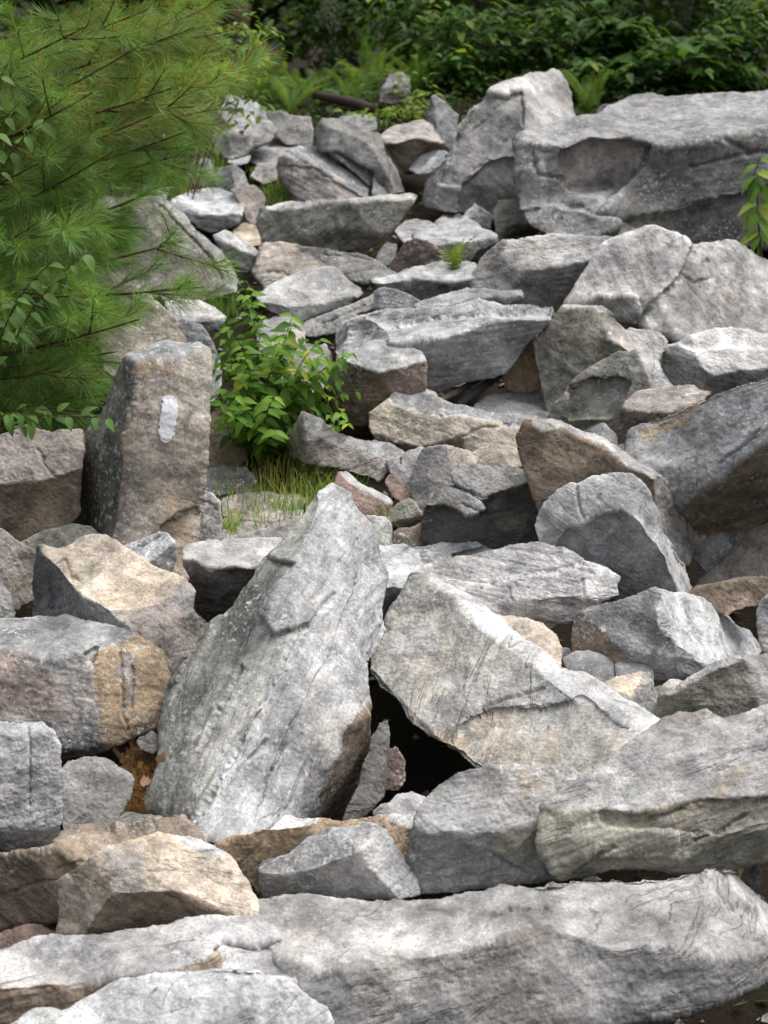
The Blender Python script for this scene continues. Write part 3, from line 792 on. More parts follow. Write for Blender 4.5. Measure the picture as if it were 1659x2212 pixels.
@slab|flat tan slab in front of the long dark bench slab|col=c b=645 fol=LTTTTTTT
O 548,590 556,545 563,530 610,526 650,532 687,537 740,542 782,545 811,563 858,590 820,606 780,612 738,600 654,600 581,630
F TFF e *
= c 550,580 563,525 620,530 680,550 700,580 620,600 570,610
K 570,590 610,588 640,600
K 700,550 750,548 800,562
@stone|reddish brown triangular stone beside a small fern|col=r
O 838,580 855,552 877,519 900,516 928,523 952,548 935,578 900,592 855,592
F FFU r *
@stone|small grey knobbly stone left of the reddish triangular stone|col=g
O 813,558 820,540 837,523 857,530 852,565 835,575 818,570
F FFT g *
@boulder|speckled grey stone behind the small fern|col=g
O 890,506 915,500 947,493 983,475 1010,478 1038,486 1071,508 1073,525 1031,540 1009,572 950,572 905,530
F FTT w *
F FFU d 905,535 960,528 1073,515 1073,530 1010,580 940,580
@stone|small light stone at the right end of the long dark bench slab|col=w
O 850,495 874,479 900,476 925,479 945,490 930,515 877,527 860,512
F FTT w *
@stone|small dark pyramid stone below the large grey background boulder|col=g
O 995,478 1012,453 1027,439 1045,452 1064,468 1058,494 1020,492
F FFR d *
F TTF w 990,475 1012,448 1027,435 1030,445 1015,462 1010,480
@stone|low grey stone left of the dark pyramid stone|col=g
O 938,482 960,464 985,458 1002,470 995,488 960,492
F FTT g *
@boulder|knobbly lichen covered stone below the left end of the wide upper ledge|col=M
O 1067,460 1078,435 1097,430 1122,435 1130,453 1140,470 1157,486 1130,500 1111,505 1075,522 1071,486
F FF M *
F FUU d 1095,487 1130,483 1160,486 1111,508 1080,520
@slab|long dark bench slab lying level in the upper middle|col=M b=560
O 563,448 600,443 629,440 680,438 738,435 819,424 877,419 897,426 889,442 855,486 830,508 811,528 782,543 731,542 640,532 563,521 553,486
F FFFU M *
F TTF w 560,448 629,435 819,418 897,420 897,430 800,436 700,444 600,452
F FFUU d 640,515 720,490 800,500 830,505 780,545 650,540
@boulder|banded grey boulder above the left half of the long dark bench slab|col=g lay=0.5 b=455 fol=RTT
O 597,362 605,345 617,333 635,322 654,314 694,322 738,351 767,369 786,384 797,405 801,430 746,438 673,442 640,425 617,400
F FFFL p *
F FTR g 605,340 654,308 694,318 790,380 803,430 760,405 700,370 650,345
K 625,360 680,365 730,400 780,425
@boulder|pale rounded stone left of the banded grey boulder|col=w lay=0.5
O 524,328 540,308 555,296 581,292 610,300 638,311 625,345 600,368 575,362 548,353 530,345
F FTT g *
@stone|small pinkish cube stone below the pale rounded stone|col=p
O 542,382 552,365 563,354 582,360 601,369 598,389 568,398
F FFT p *
@boulder|long dark boulder sloping down to the right in the upper middle|col=g b=440
O 683,291 688,272 698,259 724,256 760,270 790,282 819,292 833,329 850,355 863,376 874,415 848,420 825,400 811,368 731,325 695,325
F FFFL d *
F FTR e 690,268 724,250 819,286 838,325 800,310 740,285
F FRR e 800,310 838,325 878,415 860,420 820,350
@stone|slanted dark flake leaning on the long dark boulder|col=g b=440
O 725,335 735,316 760,333 782,347 808,365 812,395 798,400 770,375
F FFTR g *
@stone|small grey stone at the foot of the long dark boulder|col=w b=442
O 804,420 808,390 812,368 830,375 842,400 847,426 825,432
F FFR w *
@boulder|brownish boulder with a flat pale top and dark hollow beneath|col=b b=395
D 0.03 820,312 860,312 890,300 930,308 967,318 945,355 880,380 835,330
O 824,294 838,282 855,274 910,261 928,267 950,292 962,318 940,345 900,372 880,372 860,350 841,322
F FU b *
F TTF p 820,294 855,270 910,256 930,262 955,292 960,312 930,306 890,300 860,312 840,308
@stone|light wedge stone under the brownish flat topped boulder|col=W b=410
O 882,367 895,350 910,336 947,325 965,329 963,344 945,362 928,375 900,376
F FTL W *
@boulder|narrow tooth shaped stone leaning on the large grey background boulder|col=g b=330
O 923,256 925,234 932,210 940,203 961,219 987,249 986,292 970,325 945,300 932,281
F FFR g *
F LF d 918,256 932,205 940,230 945,290 930,285
@boulder|large grey background boulder with a rounded peak|col=w b=475
D 0.07 1000,400 1060,345 1120,340 1145,450 985,470
D 0.04 1127,200 1135,240 1128,300 1120,340 1060,345 1000,400 950,400 983,300 1049,210
O 921,441 928,395 940,370 958,347 983,292 994,256 1009,234 1030,226 1049,219 1058,205 1067,194 1097,176 1126,168 1150,160 1177,157 1192,150 1210,157 1225,179 1236,212 1252,252 1256,268 1190,300 1140,340 1135,400 1130,445 1060,462 987,460 947,452
F FFLT g *
F TFF W 1049,215 1067,188 1097,170 1192,145 1215,155 1225,175 1185,190 1127,200 1090,205
F FRT w 1185,190 1225,172 1260,263 1200,300 1127,300 1135,240 1127,200
F FFU d 1000,400 1060,345 1120,340 1140,439 1000,465 980,455
F FLL g 915,441 950,345 983,290 975,340 960,400 945,455
K 1127,200 1133,240 1130,290
K 985,300 1040,260 1090,225 1125,205
K 1000,400 1030,360 1060,345
@boulder|enormous flat topped ledge across the upper right|col=w b=540 fol=LTTTTTT
D 0.03 1177,313 1217,324 1272,305 1363,305 1407,320 1499,311 1564,291 1745,258 1745,545 1480,545 1345,478 1280,463 1212,445 1177,440
D -0.03 1115,302 1177,313 1210,324 1208,440 1120,455
D -0.05 1407,320 1499,311 1564,291 1745,258 1745,400 1600,420 1480,455 1345,470 1285,462 1345,402 1392,360
D 0.03 1217,326 1272,306 1363,306 1407,320 1388,360 1340,400 1300,408 1212,414
D -0.04 1110,452 1212,440 1280,465 1345,478 1290,525 1190,525
K 1150,330 1160,380 1215,385
K 1217,445 1290,440 1340,405
K 1560,300 1620,330 1660,330
O 1120,302 1140,292 1162,287 1254,263 1287,252 1312,231 1345,222 1382,216 1455,214 1491,208 1539,212 1600,206 1659,201 1740,196 1740,530 1575,530 1480,535 1290,520 1199,515 1150,490 1126,452 1121,400
F FFFU e *
F TTF g 1115,302 1162,280 1254,256 1312,226 1455,206 1745,188 1745,255 1659,270 1564,289 1499,309 1407,318 1363,303 1272,303 1217,322 1177,311
F FFL e 1115,300 1177,311 1217,322 1212,440 1120,460
F FFFU p 1217,322 1272,303 1363,303 1407,318 1385,360 1340,400 1212,412
F FTT g 1212,412 1300,405 1345,400 1330,425 1280,460
F FFT e 1120,452 1212,440 1212,412 1280,460 1345,475 1290,520 1190,520
K 1217,322 1213,370 1212,415
K 1640,325 1560,345 1490,360
K 1407,318 1390,355 1340,400 1280,460
@stone|small dark grey stone perched on the enormous flat topped ledge|col=d b=262
O 1282,257 1290,238 1300,229 1312,225 1318,234 1316,254 1300,258
F FF d *
@slab|arched slab below the enormous flat topped ledge|col=w b=560
O 1285,515 1310,495 1338,479 1380,472 1418,468 1473,459 1509,471 1553,501 1578,519 1575,545 1480,560 1345,545
F FTT w *
F FFU d 1285,512 1338,482 1345,500 1320,540
K 1410,500 1460,495 1520,510
@boulder|large sloping boulder with a pale rib partly behind the pine|col=g b=660
O 180,440 219,422 278,428 311,420 344,428 384,453 439,504 475,541 501,570 512,606 515,630 464,645 380,655 280,620 210,550
F FFLT p *
F FTR g 311,414 344,424 390,450 450,504 505,565 520,625 490,620 486,585 432,515 366,457
K 340,440 400,500 450,550 478,600
@stone|light knob stone on top of the large sloping boulder|col=W
O 309,388 315,375 340,371 362,387 368,402 357,430 330,434 311,425
F FTL W *
@boulder|white banded round boulder right of the large sloping boulder|col=W lay=0.5
O 371,435 395,422 420,413 475,406 504,420 524,438 527,455 519,473 493,495 457,503 430,490 413,475 384,455
F FFU g *
F FTT W 368,435 420,408 475,400 530,438 525,462 480,465 430,462
K 400,450 440,445 480,455 515,440
K 410,432 460,425 500,435
@boulder|pinkish stone directly right of the white banded round boulder|col=p lay=0.5
O 500,410 525,402 548,400 568,420 572,440 562,473 545,490 530,470 520,440
F FFT p *
@stone|tan stone left of the long dark bench slab|col=c
O 502,500 520,487 537,479 565,497 562,530 528,535
F FTT c *
@stone|slanted pale stone below the tan stone|col=w b=605
O 462,510 486,499 519,512 540,530 560,548 562,572 535,590 512,578 480,545
F FFU d *
F FTR w 458,510 486,494 519,507 564,548 560,556 520,540 490,525
@boulder|grey boulder under the pine tips at the upper left|col=w b=365
O 432,265 453,245 490,241 530,241 567,252 598,280 580,305 548,318 534,330 495,345 470,330 455,303
F FLT e *
F FTR g 470,241 530,236 600,275 580,290 548,296 500,280
F FU d 490,290 548,298 540,330 500,330
@stone|dark cap stone topmost in the upper left stone pile|col=g
O 477,238 493,208 512,203 548,219 570,238 584,256 560,266 510,262
F FTR g *
F FFU d 477,240 500,228 540,240 560,270 490,268
@stone|thin flat stone at the foot of the grey boulder under the pine tips|col=w b=375
O 488,333 505,325 530,322 543,336 535,352 512,356 492,350
F TTF w *
@stone|rugged small stone among the grass at the upper left|col=w
O 393,390 413,358 425,348 439,342 454,347 462,376 448,402 415,405
F FFTL w *
= t 425,370 445,365 440,380
@stone|angular small grey stone above the white banded round boulder|col=g lay=0.5
O 455,388 475,365 495,357 508,353 526,373 536,402 493,412 465,405
F FFL g *
F FR d 508,350 540,400 515,410 500,375
@boulder|low grey stone near the ferns behind the pale rounded stone|col=g b=330
O 578,245 605,242 636,249 670,256 675,289 670,318 617,312 590,290
F FFFT g *
@boulder|blackish boulder half sunk in the undergrowth at the top|col=d b=228
O 820,222 824,190 840,164 866,157 883,172 885,205 878,225
F FF d *
F FTT d 820,190 840,160 885,165 880,182 850,185
@stone|flat grey stone under the yellow green shrub at the top|col=g b=290
O 733,255 760,248 782,245 812,256 815,280 780,288 740,275
F FTT g *
@slab|pale smooth slope of rock glimpsed behind the pine and the painted stone|col=c b=860
O 185,590 219,575 249,584 285,609 322,642 347,668 384,699 431,706 457,743 475,775 478,830 455,870 330,860 220,800
F FFTR c *
F FFR g 384,699 431,700 460,743 480,775 470,860 440,860 400,740
@stone|white crusted stone above the painted stone beside the shrub|col=W b=740
O 356,655 387,643 431,652 461,666 488,685 478,705 440,720 390,710
F FTT W *
F FFU g 380,690 440,695 488,685 470,715 400,720
@slab|weathered slab mostly hidden in the leaves of the shrub|col=g b=800
O 560,695 590,684 620,680 660,702 655,745 600,765 555,760
F FTT g *
@slab|lower weathered slab buried behind the leafy shrub|col=g b=880
O 540,775 575,762 610,755 660,748 705,747 722,800 690,850 600,860 535,835
F FTT g *
@boulder|boulder in deep shade behind the blackened stick|col=g b=930
O 1025,880 1038,860 1089,845 1125,838 1165,842 1192,900 1150,925 1060,915
F FTT g *
@boulder|flat faced brownish boulder with an undercut base in the middle|col=p b=985 fol=RTTT
D 0.04 848,871 914,889 965,897 1060,915 1140,930 1140,900 1038,880 983,865 947,850 932,835 870,823 840,855
O 799,922 800,893 808,886 837,867 855,838 870,833 895,836 921,838 932,845 947,860 983,878 1038,893 1090,904 1135,915 1135,960 1122,978 1067,975 1012,980 957,978 905,985 870,980 841,964 811,946
F FFFT t *
F TFF w 840,865 855,833 921,833 947,858 983,875 1135,910 1135,935 1060,915 965,900 914,889 848,873
F FU b 800,930 840,950 905,965 960,950 1000,940 1010,985 870,990
K 848,872 914,890 965,898
K 1000,945 1040,925 1100,920
@stone|pale pinkish stone peeping above the wet looking dark boulder|col=c b=1015
O 1013,984 1035,972 1067,962 1118,968 1130,1003 1100,1020 1040,1015
F TFF c *
@stone|small light triangle stone between the brown diagonal slab and the pocked boulder|col=W b=1010
O 1248,935 1268,915 1287,900 1303,915 1331,940 1345,962 1360,975 1362,1000 1310,990
F FTL W *
@boulder|squarish block with a pink top and flat brown front|col=b b=1000
O 1334,929 1345,882 1349,867 1382,845 1418,833 1455,838 1491,834 1540,845 1510,880 1440,930 1365,975 1334,960
F FFUL b *
F TTF p 1340,884 1349,862 1418,826 1545,838 1500,868 1436,892 1400,890
@slab|dark slab standing inside the hollow under the broad tilted slab|col=d b=1735
O 742,1772 760,1730 778,1679 800,1606 820,1560 838,1556 840,1603 832,1698 826,1722 800,1750 775,1772
F FFR d *
@stone|brownish stone deep in the hollow beside the standing dark slab|col=r b=1680
O 831,1640 835,1620 855,1615 873,1642 875,1686 858,1708 833,1705
F FF r *
@stone|small whitish stone at the mouth of the dark hollow|col=w
O 806,1754 822,1742 841,1734 855,1719 888,1712 921,1726 930,1750 899,1775 848,1780 815,1775
F FTT w *
F FF g 806,1752 841,1734 850,1770 815,1785
@boulder|rust brown faced boulder behind the grey wedge at the bottom|col=o b=1955
O 466,1828 500,1815 526,1808 577,1788 614,1756 640,1760 665,1766 735,1775 808,1768 850,1768 895,1768 895,1800 885,1860 850,1930 700,1950 600,1955 566,1945 540,1905 500,1865
F FFFU o *
F TTF W 575,1790 614,1750 665,1760 740,1775 672,1780 610,1790
F FFR o 670,1775 800,1765 895,1790 890,1860 760,1860 680,1820
F TTF W 826,1772 870,1758 900,1764 895,1792 850,1780
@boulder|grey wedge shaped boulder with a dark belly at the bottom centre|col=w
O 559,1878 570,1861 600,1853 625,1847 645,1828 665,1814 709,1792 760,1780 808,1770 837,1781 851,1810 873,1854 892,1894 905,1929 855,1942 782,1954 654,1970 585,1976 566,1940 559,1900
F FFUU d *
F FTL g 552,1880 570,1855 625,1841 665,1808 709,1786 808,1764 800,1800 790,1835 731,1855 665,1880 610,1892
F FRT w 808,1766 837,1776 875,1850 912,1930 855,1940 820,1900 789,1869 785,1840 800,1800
@stone|small greenish chip at the left foot of the grey wedge|col=m b=2000
O 543,1965 550,1953 570,1952 588,1970 575,1990 548,1985
F FTT m *
@stone|reddish brown stone at the lower left edge under the wavy boulder|col=r b=2050
O -30,2030 20,2012 55,2000 91,2000 126,2020 120,2045 40,2065 -30,2065
F FFT r *
@stone|grey chip stone in the gap at the right edge above the long pale slab|col=g b=1960
O 1612,1896 1622,1880 1638,1864 1646,1898 1640,1918 1620,1915
F FFL g *
@stone|dark little stone on top of the orange needle litter|col=d b=1660
O 296,1600 312,1588 330,1579 345,1592 352,1615 330,1628 302,1618
F FFT d *
'''

# ------------------------------------------------------------------ ground
def axis(lo, hi, fine_lo, fine_hi, d, grow=1.25):
    a = list(np.arange(fine_lo, fine_hi + 1e-6, d))
    s = d
    x = a[-1]
    while x < hi:
        s *= grow; x += s; a.append(min(x, hi))
    s = d; x = a[0]
    while x > lo:
        s *= grow; x -= s; a.insert(0, max(x, lo))
    return np.array(a)


gx, gy = axis(-90, 90, -3, 3, 0.07), axis(-60, 120, 3.2, 14.5, 0.07)
GX, GY = np.meshgrid(gx, gy)
GZ = ground_z(GX, GY)
ny_, nx_ = GX.shape
idx = np.arange(ny_ * nx_).reshape(ny_, nx_)
gf = np.stack([idx[:-1, :-1], idx[:-1, 1:], idx[1:, 1:], idx[1:, :-1]], -1).reshape(-1, 4)
ground = link('ground', mesh_np('ground', np.stack([GX, GY, GZ], -1).reshape(-1, 3), gf, SOIL))
tag(ground, 'dark forest soil with leaf litter under the rock slide', kind='structure')

# ------------------------------------------------------------------ rocks
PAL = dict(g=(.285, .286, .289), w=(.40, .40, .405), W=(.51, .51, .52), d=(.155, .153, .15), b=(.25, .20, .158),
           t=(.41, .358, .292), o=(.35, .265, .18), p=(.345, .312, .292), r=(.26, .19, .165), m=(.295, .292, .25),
           c=(.53, .46, .385), M=(.26, .26, .235), q=(.41, .358, .30), k=(.19, .185, .155), n=(.395, .388, .362), e=(.22, .216, .21))  # e: upper rock faces, canopy shade put into the grey


def ncode(code):
    d = dict(F=(0, -1, 0), T=(0, 0, 1), U=(0, 0, -1), L=(-1, 0, 0), R=(1, 0, 0))
    n = sum((np.array(d[c], float) for c in code), np.zeros(3))
    n = n / np.linalg.norm(n)
    if n[2] < 0.05: n[2] += 0.16
    return n / np.linalg.norm(n)


def inside(poly, U, V):
    r = np.zeros(U.shape, bool)
    x1, y1 = poly[-1]
    for x2, y2 in poly:
        c = ((y2 > V) != (y1 > V))
        with np.errstate(divide='ignore', invalid='ignore'):
            r ^= c & (U < (x1 - x2) * (V - y2) / (y1 - y2 + 1e-12) + x2)
        x1, y1 = x2, y2
    return r


def poly_dist(poly, U, V, closed=True):
    """distance to the outline and nearest point"""
    best = np.full(U.shape, 1e9); NX = np.zeros(U.shape); NY = np.zeros(U.shape)
    n = len(poly)
    for i in range(n if closed else n - 1):
        (x1, y1), (x2, y2) = poly[i], poly[(i + 1) % n]
        dx, dy = x2 - x1, y2 - y1
        k = np.clip(((U - x1) * dx + (V - y1) * dy) / (dx * dx + dy * dy + 1e-9), 0, 1)
        px, py = x1 + k * dx, y1 + k * dy
        d = np.hypot(U - px, V - py)
        m = d < best
        best = np.where(m, d, best); NX = np.where(m, px, NX); NY = np.where(m, py, NY)
    return best, NX, NY


def blur(a, mask, it):
    w = mask.astype(float)
    for _ in range(it):
        s = np.zeros_like(a); c = np.zeros_like(w)
        for dy, dx in ((0, 0), (0, 1), (0, -1), (1, 0), (-1, 0)):
            m = np.roll(w, (dy, dx), (0, 1))
            s += np.roll(a, (dy, dx), (0, 1)) * (m[..., None] if a.ndim == 3 else m)
            c += m
        a = s / np.maximum(c, 1e-9)[..., None] if a.ndim == 3 else s / np.maximum(c, 1e-9)
    return a


def integrate(mask, gu, gv, h):
    """least squares height field from its gradient (CG on the grid)"""
    mr = mask[:, :-1] & mask[:, 1:]
    md = mask[:-1] & mask[1:]
    er = np.where(mr, 0.5 * (gu[:, :-1] + gu[:, 1:]) * h, 0)
    ed = np.where(md, 0.5 * (gv[:-1] + gv[1:]) * h, 0)
    b = np.zeros(mask.shape)
    b[:, :-1] -= er; b[:, 1:] += er
    b[:-1] -= ed; b[1:] += ed

    def A(q):
        r = np.zeros(q.shape)
        d = np.where(mr, q[:, 1:] - q[:, :-1], 0)
        r[:, :-1] -= d; r[:, 1:] += d
        d = np.where(md, q[1:] - q[:-1], 0)
        r[:-1] -= d; r[1:] += d
        return r
    # start: crude integration along rows of means
    ys = np.arange(mask.shape[0])[:, None] * np.ones(mask.shape[1])
    xs = np.arange(mask.shape[1])[None, :] * np.ones((mask.shape[0], 1))
    q = np.where(mask, xs * h * gu[mask].mean() + ys * h * gv[mask].mean(), 0)
    r = np.where(mask, b - A(q), 0)
    p = r.copy()
    rs = (r * r).sum()
    r0 = rs + 1e-30
    for _ in range(400):
        Ap = A(p)
        al = rs / ((p * Ap).sum() + 1e-30)
        q += al * p
        r -= al * Ap
        rn = (r * r).sum()
        if rn < r0 * 1e-7: break
        p = r + (rn / rs) * p
        rs = rn
    return q


STAT = dict(tris=0)
ROCKS = {}


def build_rock(head, lines, seed):
    kind, label, opts = head
    opts = dict(x.split('=') for x in opts.split()) if opts else {}
    base = opts.get('col', 'g')
    outl, facets, stains, cracks, steps = None, [], [], [], []
    P = lambda s: [tuple(float(c) for c in w.split(',')) for w in s.split()]
    for ln in lines:
        k, rest = ln[0], ln[2:]
        if k == 'O': outl = P(rest)
        elif k == 'K': cracks.append(P(rest))
        elif k == 'D':
            c, pts = rest.split(' ', 1); steps.append((float(c), P(pts)))
        elif k == '=':
            c, pts = rest.split(' ', 1); stains.append((c, P(pts)))
        elif k == 'F':
            code, c, pts = rest.split(' ', 2)
            facets.append((ncode(code), c, None if pts.strip() == '*' else P(pts)))
    rs = np.random.default_rng(seed * 7 + 3)
    xs = np.array([p[0] for p in outl]); ys = np.array([p[1] for p in outl])
    w, hgt = xs.max() - xs.min(), ys.max() - ys.min()
    area = 0.5 * abs(np.dot(xs, np.roll(ys, -1)) - np.dot(ys, np.roll(xs, -1)))
    size = math.sqrt(area)
    h = max(2.0, max(w, hgt) / 250)
    mg = 3 * h + 0.03 * size + 6
    U, V = np.meshgrid(np.arange(xs.min() - mg, xs.max() + mg, h), np.arange(ys.min() - mg, ys.max() + mg, h))
    # the traced outline gets small nicks
    wob = np.stack([U / (0.10 * size + 6), V / (0.10 * size + 6), np.full(U.shape, seed * 3.1)], -1).reshape(-1, 3)
    wu = fbm(wob, 3, seed).reshape(U.shape); wv = fbm(wob + 40, 3, seed + 5).reshape(U.shape)
    am = 0.012 * size + 0.8
    mask = inside(outl, U + wu * am, V + wv * am)
    dist, NX, NY = poly_dist(outl, U + wu * am, V + wv * am)
    grow = 0.008 * size + 2.2
    mask |= dist < grow                                   # makes up for what smoothing takes off the rim
    dist = np.abs(np.where(inside(outl, U + wu * am, V + wv * am), dist + grow, grow - dist))
    N = np.zeros(U.shape + (3,)); cid = np.zeros(U.shape, int)
    # facets are looked up a little inside the outline, so that they run out to the rim
    sgn = np.where(inside(outl, U, V), 1.0, -1.0)
    d0, N0x, N0y = poly_dist(outl, U, V)
    qx, qy = (U - N0x) * sgn, (V - N0y) * sgn
    ql = np.hypot(qx, qy) + 1e-6
    mq = (sgn < 0) | (d0 < 5)
    Uw = np.where(mq, N0x + qx / ql * 5, U) + wu * am * 1.6
    Vw = np.where(mq, N0y + qy / ql * 5, V) + wv * am * 1.6
    cols = [PAL[base]]
    warm = 'borcmtqnk'
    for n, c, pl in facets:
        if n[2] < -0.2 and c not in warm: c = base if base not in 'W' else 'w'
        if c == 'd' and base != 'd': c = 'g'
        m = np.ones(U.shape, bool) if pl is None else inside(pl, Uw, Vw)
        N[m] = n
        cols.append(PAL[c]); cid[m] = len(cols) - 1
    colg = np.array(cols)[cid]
    sid = np.zeros(U.shape, int); scol = [PAL[base]]
    for c, pl in stains:
        scol.append(PAL[c]); sid[inside(pl, U + wu * am * 4, V + wv * am * 4)] = len(scol) - 1
    sw = blur((sid > 0).astype(float), np.ones(U.shape, bool), int(2 + 0.05 * size / h))
    scg = blur(np.array(scol)[sid] * (sid > 0)[..., None], np.ones(U.shape, bool), int(2 + 0.05 * size / h)) / (sw[..., None] + 1e-6)
    N = blur(N, mask, 2)
    und = np.stack([U / (0.22 * size), V / (0.22 * size), np.full(U.shape, seed * 1.7)], -1).reshape(-1, 3)
    N[..., 0] += 0.22 * fbm(und, 3, seed + 31).reshape(U.shape)
    N[..., 2] += 0.22 * fbm(und + 9, 3, seed + 47).reshape(U.shape)
    rnd = float(opts.get('round', 0))
    rw = (0.05 + 0.4 * rnd) * size + 4
    od = np.stack([NX - U, NY - V], -1)
    od /= np.linalg.norm(od, axis=-1, keepdims=True) + 1e-6
    od *= np.where(inside(outl, U + wu * am, V + wv * am), 1.0, -1.0)[..., None]
    ro = np.clip(1 - dist / rw, 0, 1) ** 2 * 0.85
    N[..., 0] += od[..., 0] * ro
    N[..., 2] -= od[..., 1] * ro
    R = ray(U, V)
    N /= np.linalg.norm(N, axis=-1, keepdims=True) + 1e-9
    nr = np.minimum((N * R).sum(-1), -0.28)
    gu = -N[..., 0] / FPX / nr
    gv = N[..., 2] / FPX / nr
    q = integrate(mask, gu, gv, h)
    q -= q[mask].mean()
    # distance: the lowest part of the outline rests on the slide
    b = float(opts.get('b', ys.max()))
    t0 = slope_t(b)
    low = mask & (V > ys.max() - 0.12 * hgt - h)
    q += math.log(t0) - np.median(q[low])
    T = np.exp(q)
    for dz, pl in steps:                                  # broken ledges and recesses
        T = T + dz * blur(inside(pl, Uw, Vw).astype(float), np.ones(U.shape, bool), 1)
    tm = T[mask].mean()
    S = size * tm / FPX                                   # metres
    th = float(opts.get('th', 0)) or 0.7 * min(S, min(w, hgt) * tm / FPX * 1.4) + 0.02
    # back sheet: tapers towards the back
    A_ = np.stack([U[mask], V[mask], np.ones(mask.sum())], -1)
    co = np.linalg.lstsq(A_, T[mask], rcond=None)[0]
    plane = co[0] * U + co[1] * V + co[2]
    edge = np.clip(dist / (0.35 * min(w, hgt)), 0, 1)
    TB = np.maximum(T + 0.3 * th, plane + th * (0.35 + 0.65 * np.sqrt(edge)))
    Us, Vs = U, V
    cu, cv = U[mask].mean(), V[mask].mean()
    Ub, Vb = cu + (Us - cu) * 0.93, cv + (Vs - cv) * 0.93
    ids = -np.ones(mask.shape, int)
    quad = mask[:-1, :-1] & mask[1:, :-1] & mask[:-1, 1:] & mask[1:, 1:]
    use = np.zeros(mask.shape, bool)
    for dy in (0, 1):
        for dx in (0, 1):
            use[dy:dy + quad.shape[0], dx:dx + quad.shape[1]] |= quad
    ids[use] = np.arange(use.sum())
    nv = use.sum()
    cam0 = np.array([0, 0, CAMZ])
    vf = cam0 + ray(Us[use], Vs[use]) * T[use][:, None]
    vb = cam0 + ray(Ub[use], Vb[use]) * TB[use][:, None]
    qi = np.stack([ids[:-1, :-1][quad], ids[1:, :-1][quad], ids[1:, 1:][quad], ids[:-1, 1:][quad]], -1)
    # boundary edges
    e = np.concatenate([qi[:, [0, 1]], qi[:, [1, 2]], qi[:, [2, 3]], qi[:, [3, 0]]])
    key = np.minimum(e[:, 0], e[:, 1]).astype(np.int64) * nv + np.maximum(e[:, 0], e[:, 1])
    _, inv, cnt = np.unique(key, return_inverse=True, return_counts=True)
    be = e[cnt[inv] == 1]
    walls = np.stack([be[:, 1], be[:, 0], be[:, 0] + nv, be[:, 1] + nv], -1)
    faces = np.concatenate([qi, qi[:, ::-1] + nv, walls])
    me = mesh_np('boulder', np.concatenate([vf, vb]), faces)
    o = bpy.data.objects.new('tmp', me)
    COL.objects.link(o)
    px = min(3.2, max(2.0, size / 110))
    vs = px * tm / FPX
    md = o.modifiers.new('r', 'REMESH'); md.mode = 'VOXEL'; md.voxel_size = vs; md.adaptivity = 0
    md = o.modifiers.new('s', 'SMOOTH'); md.factor = 0.4; md.iterations = 1
    dg = bpy.context.evaluated_depsgraph_get()
    me2 = bpy.data.meshes.new_from_object(o.evaluated_get(dg), depsgraph=dg)
    bpy.data.objects.remove(o); bpy.data.meshes.remove(me)
    n = len(me2.vertices)
    p = np.empty(n * 3, np.float32); me2.vertices.foreach_get('co', p); p = p.reshape(-1, 3).astype(float)
    nn = np.empty(n * 3, np.float32); me2.vertex_normals.foreach_get('vector', nn); nn = nn.reshape(-1, 3).astype(float)
    # the rock's own frame: third axis across the foliation
    f3 = np.array([rs.normal(0, .7), rs.normal(0, .5), 1.0])
    layk = float(opts.get('lay', 0.22))
    if 'fol' in opts: f3 = ncode(opts['fol'])
    if kind == 'leaning': f3 = np.array([0.93, -0.25, -0.27])
    f3 /= np.linalg.norm(f3)
    f1 = np.cross(f3, [0.1, 1, 0.2]); f1 /= np.linalg.norm(f1)
    f2 = np.cross(f3, f1)
    FR = np.stack([f1, f2, f3])
    pf = p @ FR.T + rs.uniform(-20, 20, 3)
    rough = float(opts.get('rough', 1.0)) * (0.35 if rnd else 1.0)
    # chipped planes: the lower envelope of many slightly tilted shallow bowls
    K = 46
    sd = p[rs.integers(0, n, K)]
    g = rs.normal(0, 0.20, (K, 3))
    wp = p + 0.06 * S * np.stack([fbm(p / (0.2 * S) + 7, 2, seed), fbm(p / (0.2 * S) + 17, 2, seed + 1), fbm(p / (0.2 * S) + 27, 2, seed + 2)], -1)
    chip = np.full(n, 1e9)
    for k in range(K):
        dv = wp - sd[k]
        chip = np.minimum(chip, dv @ g[k] + 0.55 / S * (dv * dv).sum(1))
    chip -= chip.mean()
    d = 0.55 * np.clip(chip, -0.06 * S, 0.045 * S)
    d += 0.009 * S * fbm(p / (0.30 * S) + 3, 3, seed + 7)
    lay = fbm(pf * np.array([1.6 / S, 1.6 / S, 15 / S]), 3, seed + 11)
    ter = np.floor(lay * 3.2) + np.clip((lay * 3.2 - np.floor(lay * 3.2)) * 2.6, 0, 1)
    d += layk * (0.0085 * S * ter + 0.010 * S * lay)
    d += 0.0022 * fbm(pf * np.array([12, 12, 22]), 3, seed + 13)
    rid = np.abs(fbm(p * 7 + 5, 4, seed + 19))
    d -= 0.030 * S ** 0.5 * np.clip(0.07 - rid, 0, 1)
    rid = np.abs(fbm(p * 24 + 5, 3, seed + 29))
    d -= 0.010 * np.clip(0.12 - rid, 0, 1)
    d += 0.0013 * fbm(p * 48, 2, seed + 23)
    d += 0.0012 * vnoise(p * 150, seed + 25)
    d *= rough
    # cracks carved along traced lines
    rel = p - cam0
    pu = rel[:, 0] / rel[:, 1] * FPX + CX
    pv = -rel[:, 2] / rel[:, 1] * FPX + CY
    front = (nn * rel).sum(1) < 0
    if cracks:
        cw = np.stack([pu / 9, pv / 9, 0 * pu], -1)
        ju, jv = fbm(cw, 2, seed + 61) * 4, fbm(cw + 30, 2, seed + 67) * 4
        for ck in cracks:
            dd, _, _ = poly_dist(ck, pu + ju, pv + jv, closed=False)
            d -= np.where(front, 0.016 * max(S, 0.15) ** 0.5 * np.exp(-(dd / (2.2 + 0.004 * size)) ** 2), 0)
    p2 = p + nn * d[:, None]
